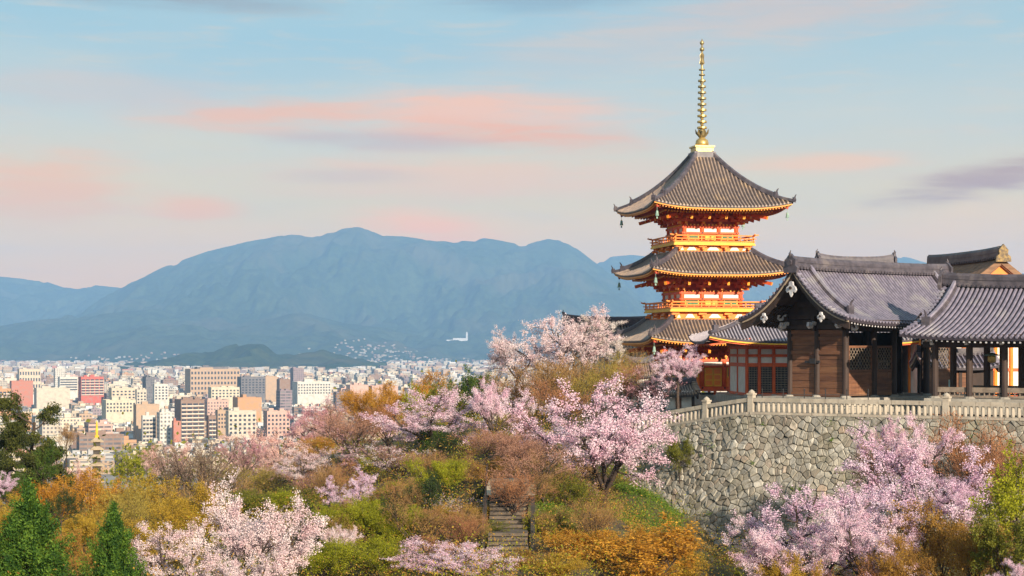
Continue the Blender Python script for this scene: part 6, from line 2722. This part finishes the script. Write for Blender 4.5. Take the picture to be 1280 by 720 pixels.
TREES = [
    # ---- cherries
    ('cherry', 1, 'pink', 752, 478, 205, 97, 'big pink cherry tree spreading over the grass bank left of the stone wall'),
    ('cherry', 2, 'pink', 545, 486, 150, 112, 'wide pink cherry tree in the middle of the hillside above a dark evergreen'),
    ('cherry_up', 3, 'pink', 622, 476, 88, 110, 'pink cherry tree with upward sprays just left of the brown thicket'),
    ('cherry', 1, 'pale', 700, 387, 128, 136, 'tall pale pink cherry tree left of the lowest pagoda roof'),
    ('cherry', 2, 'white', 742, 394, 76, 139, 'dense cream cherry tree against the dark roof left of the pagoda'),
    ('cherry', 5, 'pale', 645, 414, 84, 140, 'cream pink cherry tree seen against the far city, left of the tall whitish one'),
    ('cherry', 1, 'pink', 847, 432, 68, 118, 'slender pale pink cherry tree in front of the lowest storey of the pagoda', -4.9),
    ('cherry_sparse', 6, 'rose', 815, 446, 88, 121, 'half open rosy cherry tree before the cream storehouse', -4.9),
    ('cherry_up', 5, 'pale', 322, 603, 170, 72, 'large pale cherry tree with dark branches at the bottom left of the hillside'),
    ('cherry', 2, 'pale', 228, 650, 130, 68, 'low pale cherry tree at the bottom edge beside the right cypress'),
    ('cherry', 1, 'pale', 300, 690, 110, 66, 'pale cherry tree cut by the bottom edge below the large pale one'),
    ('cherry', 4, 'lilac', 440, 588, 72, 90, 'small lilac pink cherry tree between yellow green bushes'),
    ('cherry', 1, 'pink', 570, 671, 148, 74, 'flat topped pink cherry tree at the bottom below the stone steps'),
    ('cherry', 4, 'lilac', 1142, 548, 200, 85, 'largest lilac pink cherry tree rising in front of the stone retaining wall'),
    ('cherry_up', 3, 'pink', 1146, 522, 110, 88, 'upper lilac cherry tree whose tips reach the stone balustrade'),
    ('cherry', 2, 'lilac', 1040, 606, 190, 81, 'low lilac cherry tree at the foot of the stone wall'),
    ('cherry', 5, 'pink', 978, 650, 120, 77, 'fine textured pink cherry tree at the bottom before the wall corner'),
    ('cherry', 1, 'pink', 1085, 628, 140, 76, 'pink cherry tree at the bottom edge left of the ochre tree'),
    ('cherry', 4, 'lilac', 1195, 590, 80, 84, 'small lilac cherry tree between the ochre tree and the lime green one'),
    ('cherry', 2, 'pink', 1264, 697, 60, 66, 'small pink cherry tree in the bottom right corner'),
    ('cherry', 5, 'rose', 392, 502, 86, 162, 'deep rose cherry tree in front of the pinkish white apartment block'),
    ('cherry', 2, 'peach', 335, 536, 110, 150, 'peach white cherry tree in front of the cream apartment block'),
    ('cherry', 4, 'peach', 385, 545, 120, 142, 'sunlit peach cherry tree below the deep rose one'),
    ('cherry_up', 3, 'rose', 300, 548, 60, 138, 'small rose cherry tree between grey bare branches and peach blossom'),
    ('cherry', 1, 'peach', 430, 520, 70, 150, 'pale peach cherry tree below the pinkish brown city slabs'),
    ('cherry', 1, 'lilac', 0, 590, 40, 95, 'lilac cherry tree at the left edge below the pine'),
    ('cherry', 4, 'peach', 208, 552, 66, 172, 'faint peach cherry tree right of the yellow green tree'),
    ('cherry', 5, 'peach', 98, 580, 60, 140, 'low peach blossom tree behind the orange trees below the pine'),
    ('cherry_up', 5, 'pale', 424, 650, 56, 80, 'small whitish cherry tree right of the large pale one'),
    ('cherry_sparse', 6, 'pale', 505, 552, 120, 104, 'thinly flowering cherry tree with visible branches below the wide pink one'),
    ('cherry_sparse', 7, 'pale', 565, 612, 80, 88, 'sparse white flowering tree left of the stone steps'),
    ('cherry_sparse', 7, 'rose', 460, 540, 90, 112, 'thin rosy brown cherry tree left of the thinly flowering one'),
    ('cherry_sparse', 6, 'pale', 370, 632, 90, 84, 'thinly flowering tree behind the right side of the large pale cherry'),
    # ---- bare and budding trees
    ('bare', 11, 'twig_brown', 672, 452, 92, 124, 'brown bare tree at the left of the thicket below the whitish cherry'),
    ('bare', 12, 'twig_brown', 722, 446, 96, 126, 'brown bare tree in the middle of the thicket left of the pagoda'),
    ('bare', 13, 'twig_olive', 765, 440, 80, 129, 'olive brown bare tree at the right of the thicket beside the white shrine'),
    ('bare', 11, 'twig_brown', 800, 432, 64, 133, 'dark brown twiggy tree under the left corner of the lowest pagoda roof', -5.2),
    ('bare', 13, 'twig_rust', 700, 474, 100, 117, 'rust brown bare tree directly above the big pink cherry'),
    ('bare', 12, 'twig_grey', 255, 545, 118, 118, 'grey bare tree standing against the brown balcony tower'),
    ('bare', 11, 'twig_grey', 215, 560, 70, 122, 'smaller grey bare tree left of the tall grey one'),
    ('bare', 13, 'twig_rose', 436, 505, 120, 118, 'pinkish brown bare tree below the brown city slabs'),
    ('bare', 12, 'twig_rust', 480, 505, 100, 120, 'rusty bare tree left of the wide pink cherry'),
    ('bare', 12, 'twig_rose', 650, 545, 110, 96, 'reddish bare tree leaning over the head of the stone steps'),
    ('bare', 11, 'twig_brown', 700, 560, 90, 93, 'dark stemmed bare tree right of the stone steps'),
    ('bare', 13, 'twig_rust', 1205, 516, 120, 95, 'reddish bare tree against the right part of the stone wall'),
    ('bare', 11, 'twig_rust', 1265, 522, 90, 92, 'reddish bare tree at the right edge above the lime green tree'),
    ('bare', 12, 'twig_rose', 1090, 548, 80, 93, 'thin reddish tree behind the upper lilac cherry'),
    ('bare', 13, 'twig_olive', 340, 574, 100, 122, 'olive bare tree below the peach cherries'),
    ('bare', 11, 'twig_olive', 205, 602, 140, 104, 'olive brown bare tree behind the large pale cherry'),
    ('bare', 12, 'twig_brown', 265, 598, 120, 106, 'brown bare tree directly behind the top of the large pale cherry'),
    ('bare', 13, 'twig_rust', 605, 556, 90, 101, 'rusty brown tree left of the head of the stone steps'),
    ('bare', 11, 'twig_rust', 545, 585, 80, 96, 'rusty brown tree below the dark evergreen bush'),
    ('bare', 12, 'twig_olive', 150, 612, 120, 98, 'olive tree behind and between the two cypresses'),
    ('bare', 13, 'twig_rose', 395, 580, 90, 112, 'rose brown bare tree left of the small lilac cherry'),
    ('bare', 13, 'twig_brown', 83, 528, 34, 122, 'tall thin brown bare tree right of the pine'),
    ('bare', 11, 'twig_rust', 1060, 700, 90, 74, 'rusty twigs at the bottom edge between pink cherries'),
    # ---- trees in leaf
    ('fine', 21, 'orange', 742, 662, 125, 80, 'orange leaved tree at the bottom left of the three below the grass bank'),
    ('fine', 22, 'orange', 808, 658, 120, 82, 'middle one of the three orange trees below the grass bank'),
    ('fine', 23, 'ochre', 846, 686, 80, 80, 'ochre tree right of the orange ones at the wall foot'),
    ('fine', 22, 'orange', 110, 588, 120, 112, 'orange tree below the pine at the left'),
    ('fine', 21, 'orange', 62, 600, 90, 112, 'orange brown tree behind the taller cypress'),
    ('fine', 23, 'ochre', 180, 592, 110, 110, 'golden tree below the small tiered stone pagoda'),
    ('fine', 21, 'ochre', 120, 640, 110, 88, 'golden ochre tree between the two cypresses'),
    ('fine', 22, 'ochre', 20, 618, 70, 90, 'ochre shrubby tree at the left edge behind the taller cypress'),
    ('fine', 23, 'ochre', 222, 625, 90, 92, 'yellow brown tree right of the smaller cypress'),
    ('fine', 21, 'orange', 398, 545, 52, 134, 'small orange tree among the peach cherries'),
    ('fine', 22, 'orange', 484, 478, 66, 142, 'bright orange tree at the skyline right of the brown city slabs'),
    ('fine', 23, 'orange', 525, 464, 80, 146, 'orange topped tree on the crest of the hillside'),
    ('leafy', 31, 'lime', 522, 480, 56, 138, 'yellow green tree on the crest above the wide pink cherry'),
    ('leafy', 32, 'green', 592, 463, 64, 134, 'green tree on the crest left of the whitish cherry'),
    ('leafy', 33, 'moss', 560, 480, 60, 131, 'dark olive tree on the crest beside the green one'),
    ('fine', 22, 'lime', 478, 612, 110, 90, 'yellow green tree right of the small lilac cherry'),
    ('fine', 21, 'lime', 520, 598, 90, 95, 'yellow green tree with a pale forked stem'),
    ('fine', 23, 'lime', 400, 672, 110, 78, 'yellow green shrubby tree at the bottom right of the large pale cherry'),
    ('fine', 22, 'lime', 470, 670, 110, 78, 'yellow green tree at the bottom left of the flat topped pink cherry'),
    ('fine', 21, 'ochre', 580, 630, 80, 86, 'amber tree beside the lower flight of steps'),
    ('fine', 23, 'amber', 1180, 628, 130, 77, 'broad brown ochre tree at the bottom right'),
    ('fine', 22, 'amber', 1122, 668, 90, 74, 'smaller ochre tree at the left foot of the broad one'),
    ('leafy', 31, 'lime', 1276, 566, 120, 74, 'lime green tree at the right edge'),
    ('leafy', 32, 'moss', 1262, 640, 110, 71, 'darker mossy bush below the lime green tree'),
    ('bush', 33, 'dark', 556, 536, 52, 106, 'dark evergreen bush under the wide pink cherry'),
    ('bush', 32, 'dark', 612, 610, 40, 92, 'dark evergreen shrub at the left kerb of the steps'),
    ('leafy', 33, 'lime', 166, 558, 52, 185, 'yellow green tree right of the small tiered stone pagoda'),
    ('leafy', 31, 'moss', 184, 552, 34, 192, 'thin olive tree behind the yellow green one'),
    ('bush', 31, 'dark', 76, 608, 52, 78, 'dark green bush between the two cypresses'),
    ('bush', 32, 'green', 10, 586, 50, 100, 'green bush at the left edge below the pine'),
    ('bush', 33, 'lime', 700, 600, 70, 94, 'fresh green bush on the bank right of the steps'),
    ('bush', 31, 'lime', 690, 650, 66, 86, 'fresh green bush low on the bank right of the steps'),
    ('bush', 32, 'moss', 850, 545, 44, 107, 'mossy bush at the top left edge of the stone wall'),
    ('fine', 21, 'moss', 330, 610, 110, 100, 'olive green tree behind the right of the large pale cherry'),
    ('fine', 22, 'ochre', 990, 690, 80, 76, 'golden shrub at the bottom between pink cherries'),
    ('pine', 41, 'pine', 38, 497, 112, 116, 'dark spreading pine tree at the left before the city'),
    ('pine', 42, 'pine', 0, 522, 90, 112, 'lower pine tree cut by the left edge'),
    ('leafy', 32, 'green', 55, 555, 50, 114, 'green leafy tree at the foot of the dark pine'),
    ('bare', 13, 'twig_rose', 505, 556, 100, 104, 'rose brown bare tree behind the yellow green tree with a pale stem'),
    ('fine', 22, 'ochre', 562, 598, 90, 98, 'golden tree in the middle of the slope left of the steps'),
    ('bare', 12, 'twig_brown', 590, 566, 90, 100, 'brown bare tree between the dark evergreen bush and the steps'),
    ('fine', 21, 'lime', 436, 632, 100, 85, 'yellow green tree directly below the small lilac pink cherry'),
    ('bare', 12, 'twig_rust', 540, 632, 90, 85, 'rusty bare tree above the flat topped pink cherry'),
    ('fine', 23, 'moss', 604, 648, 60, 83, 'moss green shrubby tree beside the lower steps'),
    ('fine', 21, 'lime', 376, 612, 90, 97, 'yellow green tree left of the small lilac pink cherry'),
    ('fine', 22, 'amber', 655, 684, 80, 77, 'amber shrubby tree at the bottom right of the steps'),
    ('bare', 11, 'twig_rose', 668, 552, 130, 92, 'wide reddish bare tree whose branches cross the upper steps'),
    ('bare', 13, 'twig_rust', 612, 536, 110, 106, 'rust coloured bare tree below the pink cherry with upward sprays'),
    ('fine', 23, 'ochre', 190, 648, 110, 82, 'golden shrubby tree behind the smaller cypress'),
    ('fine', 21, 'amber', 96, 660, 90, 70, 'amber shrub low between the two cypresses'),
    ('fine', 22, 'ochre', 250, 606, 110, 96, 'ochre tree behind the left of the large pale cherry'),
    ('bare', 12, 'twig_rust', 1235, 552, 110, 89, 'reddish bare tree above the broad brown ochre tree'),
    ('fine', 21, 'amber', 1222, 648, 100, 74, 'ochre tree between the broad brown one and the lime green one'),
    ('fine', 22, 'ochre', 700, 690, 80, 74, 'golden shrub at the bottom edge left of the orange trees'),
    ('bare', 13, 'twig_olive', 285, 570, 110, 125, 'olive bare tree between the grey bare trees and the peach cherries'),
    ('cherry', 4, 'peach', 372, 562, 100, 128, 'lowest peach cherry tree left of the rose brown bare tree'),
    ('bare', 11, 'twig_rust', 640, 470, 90, 126, 'rusty bare tree below the cream pink cherry'),
    ('fine', 23, 'lime', 660, 610, 50, 90, 'fresh green tree at the right kerb of the upper steps'),
    ('fine', 21, 'orange', 455, 486, 60, 146, 'rusty orange tree in front of the pinkish brown slabs'),
    ('fine', 22, 'moss', 545, 560, 110, 108, 'olive tree shading the slope below the wide pink cherry'),
    ('cherry', 2, 'pale', 395, 560, 90, 118, 'pale cherry tree between the rose brown tree and the peach cherries'),
    ('bush', 31, 'moss', 594, 655, 46, 82, 'mossy bush hiding the left kerb of the steps'),
    ('bush', 33, 'lime', 676, 640, 46, 84, 'yellow green bush at the right kerb of the steps'),
    ('bare', 12, 'twig_rust', 640, 588, 90, 85, 'low reddish bare tree spreading twigs over the upper steps'),
    ('fine', 22, 'amber', 628, 570, 80, 95, 'amber tree behind the head of the steps'),
    ('leafy', 31, 'orange', 800, 652, 200, 77, 'large rounded orange bush at the bottom below the grass bank'),
    ('bare', 12, 'twig_brown', 690, 448, 100, 121, 'dense brown bare tree at the front of the thicket left of the pagoda'),
    ('bare', 13, 'twig_olive', 740, 452, 100, 119, 'olive brown bare tree at the front of the thicket above the big pink cherry'),
    ('bare', 11, 'twig_brown', 640, 462, 80, 124, 'brown bare tree at the left end of the thicket'),
    ('bare', 12, 'twig_rust', 785, 452, 70, 124, 'rusty bare tree at the right end of the thicket', -5.2),
    ('conifer', 51, 'cypress', 36, 607, 186, 52, 'taller bright green cypress at the bottom left corner'),
    ('conifer', 52, 'cypress', 142, 634, 136, 52, 'smaller bright green cypress right of the taller one'),
]
for _i, _t in enumerate(TREES):
    _kind, _seed, _colr, _px, _yt, _w, _D, _lab = _t[:8]
    plant(_kind, _seed, _colr, _px, _yt, _w, _D, _lab, base=_t[8] if len(_t) > 8 else None)


# low shrubs that nothing but their stretch of slope tells apart
def shrubs():
    rng = random.Random(31)
    zones = [   # columns, rows of the foot, kind, colour, how many, where
        (390, 590, 590, 715, 'bare', 'twig_rust', 9, 'low rusty twiggy shrub on the slope left of the stone steps'),
        (390, 590, 590, 715, 'bare', 'twig_brown', 9, 'low brown twiggy shrub on the slope left of the stone steps'),
        (400, 590, 600, 720, 'fine', 'lime', 8, 'low yellow green shrub on the slope left of the stone steps'),
        (390, 590, 590, 720, 'bush', 'dark', 5, 'small dark evergreen shrub on the slope left of the stone steps'),
        (668, 770, 600, 690, 'bare', 'twig_brown', 7, 'low brown twiggy shrub on the bank right of the stone steps'),
        (668, 740, 590, 700, 'bush', 'moss', 5, 'small mossy shrub on the bank right of the stone steps'),
        (600, 700, 545, 600, 'bare', 'twig_rose', 6, 'reddish twiggy shrub around the head of the stone steps'),
        (600, 760, 500, 560, 'bare', 'twig_olive', 7, 'olive twiggy shrub on the rise behind the big pink cherry'),
        (480, 600, 545, 590, 'bush', 'green', 4, 'small green shrub below the wide pink cherry'),
    ]
    for x0, x1, y0, y1, kind, colr, n, lab in zones:
        for i in range(n):
            px, py = rng.uniform(x0, x1), rng.uniform(y0, y1)
            if 596 < px < 668 and 600 < py:
                continue
            # distance at which the ground shows in that row
            D = min((70 + q for q in range(80)), key=lambda q: abs(ZY(py, q) - ground(PX(px, q), q)))
            hh = rng.uniform(1.6, 2.8)
            plant(kind, {'bare': (11, 12, 13), 'fine': (21, 22, 23), 'bush': (31, 32, 33)}[kind][i % 3], colr, px, HOR - (ground(PX(px, D), D) + hh) * F / D,
                  rng.uniform(1.9, 3.2) * F / D, D, lab, name='shrub')


shrubs()


# ------------------------------------------------------------------ undergrowth and grass
def scatter():
    rng = np.random.RandomState(77)

    def pick(n, x0, x1, d0, d1):
        px = rng.uniform(x0, x1, n)
        D = np.exp(rng.uniform(math.log(d0), math.log(d1), n))
        X = (px - 640) * D / F
        return X, D

    def build(name, label, X, Y, per, spread, size, mat, hmax, aspect=.6, upb=.3):
        Z = ground_np(X, Y)
        C = np.stack([X, Y, Z], 1)
        hh = rng.uniform(.1, hmax, len(X))
        C[:, 2] += hh * .5
        n = len(C) * per
        c = np.repeat(C, per, 0) + rng.normal(0, 1, (n, 3)) * np.stack([np.repeat(hh * .7, per) * spread, np.repeat(hh * .7, per) * spread, np.repeat(hh * .42, per)], 1)
        nrm = unit(rng.normal(0, 1, (n, 3)) + np.array([0, 0, upb]))
        a = rng.normal(0, 1, (n, 3))
        a = unit(a - nrm * np.sum(a * nrm, 1, keepdims=True))
        b = np.cross(nrm, a)
        s = size * rng.uniform(.5, 1.3, (n, 1)) * .5
        o = link(name, quads_mesh(name, c, a * s, b * s * aspect, mat))
        tag(o, label, 'undergrowth', kind='stuff')

    def ok(X, Y):
        # keep off the terrace, the wall and the steps
        t = (X - WB.x) * WD.x + (Y - WB.y) * WD.y
        n_ = (X - WB.x) * -.574 + (Y - WB.y) * -.819
        d1 = WB - WA
        nl = (X - WA.x) * (d1.y) / d1.length - (Y - WA.y) * d1.x / d1.length
        inside = (n_ < 3.4) & (nl < 3.0) & (X > 3)
        sx = PX(636, 84)
        steps = (np.abs(X - sx) < 1.7) & (Y > 78) & (Y < 92)
        return ~(inside | steps)
    X, Y = pick(2300, -60, 1340, 50, 165)
    k = ok(X, Y)
    build('undergrowth', 'tangled olive and ochre undergrowth on the hillside', X[k], Y[k], 110, 1.1, .095, LM['amber'], 1.9)
    X, Y = pick(1900, -60, 1340, 50, 165)
    k = ok(X, Y)
    build('undergrowth', 'mossy green undergrowth between the hillside trees', X[k], Y[k], 110, 1.1, .09, LM['lime'], 1.7)
    X, Y = pick(1000, -60, 1340, 50, 165)
    k = ok(X, Y)
    build('undergrowth', 'rusty dry undergrowth between the hillside trees', X[k], Y[k], 90, 1.1, .09, LM['twig_olive'], 1.6)
    # slope towards the city
    X, Y = pick(1500, -60, 900, 165, 420)
    build('undergrowth', 'woodland canopy on the slope falling to the city', X, Y, 30, 1.1, .5, LM['moss'], 5.0)
    # bright grass of the bank beside the wall
    px = np.concatenate([rng.uniform(745, 850, 3600), rng.uniform(676, 720, 1000)])
    D = np.concatenate([rng.uniform(92, 112, 3600), rng.uniform(84, 92, 1000)])
    X, Y = (px - 640) * D / F, D
    d1 = WB - WA
    nl = (X - WA.x) * (d1.y) / d1.length - (Y - WA.y) * d1.x / d1.length
    k = (np.abs(X - PX(636, 84)) > 1.7)
    build('grass', 'fresh green grass on the bank left of the stone wall', X[k], Y[k], 9, 1.6, .14, GRASSM, .34, .3, .0)


def wall_weeds():
    rng = np.random.RandomState(4)
    C = []
    for i in range(46):
        u, h = rng.uniform(1, 30), rng.uniform(.4, 7.5)
        p = wall_pt(u, h, .08)
        s = rng.uniform(.05, .22)
        C.append(np.array(p)[None, :] + rng.normal(0, 1, (40, 3)) * np.array([s, s, s * .8]))
    C = np.concatenate(C)
    c, a, b = leaf_quads(rng, C, 2, .02, .09, .4)
    o = link('weeds', quads_mesh('weeds', c, a, b, GRASSM))
    tag(o, 'small green weeds growing from joints of the retaining wall', 'weeds', kind='stuff')


GRASSM = LEAF('grass_blade', (0.07, 0.13, 0.012), (0.20, 0.30, 0.03), (0.12, 0.20, 0.02), .35)
scatter()
wall_weeds()


# small tiered stone pagoda among the trees at the left
def stone_pagoda():
    D = 200.0
    x = PX(121, D)
    zg = ground(x, D)
    root = empty('tiered_pagoda', (x, D, zg), R(15), 'small many tiered stone pagoda with slim golden spire above the orange trees', 'stone pagoda')
    ztop = ZY(526, D) - zg
    zr = ZY(549, D) - zg
    b = MB()
    b.span(-.7, .7, -.7, .7, 0, zr - 12 * .92 if zr > 12 else 1, 0)
    b.build('base', [PODIUM], root)
    z = zr
    k = 0
    while z > 1.5 and k < 13:
        t = MB()
        w = .62 + .028 * k
        v = []
        for (h, dz) in ((w + .10, -.30), (w + .12, -.18), (w * .35, .20)):
            v += [(-h, -h, z + dz), (h, -h, z + dz), (h, h, z + dz), (-h, h, z + dz)]
        f = []
        for r in range(2):
            for q in range(4):
                f.append((r * 4 + q, r * 4 + (q + 1) % 4, r * 4 + 4 + (q + 1) % 4, r * 4 + 4 + q))
        f += [(3, 2, 1, 0), (8, 9, 10, 11)]
        t.add(v, f, 0)
        o = t.build('tier_roof', [PALEST], root)
        t = MB()
        t.span(-w * .62, w * .62, -w * .62, w * .62, z - .92 + .15, z - .30, 0)
        t.build('tier_body', [DARKST], root)
        z -= .92
        k += 1
    s = MB()
    s.lathe([(.25, zr + .15), (.28, zr + .4), (.12, zr + .5), (.16, zr + .9), (.11, zr + 1.4), (.13, zr + 1.5), (.06, ztop)], 8)
    s.build('spire', [GOLDP], root)


PALEST = MAT('tier_stone', (0.42, 0.33, 0.22), (0.30, 0.23, 0.16), 2, .8)
DARKST = MAT('tier_dark', (0.07, 0.06, 0.05), (0.05, 0.04, 0.035), 2, .8)
stone_pagoda()
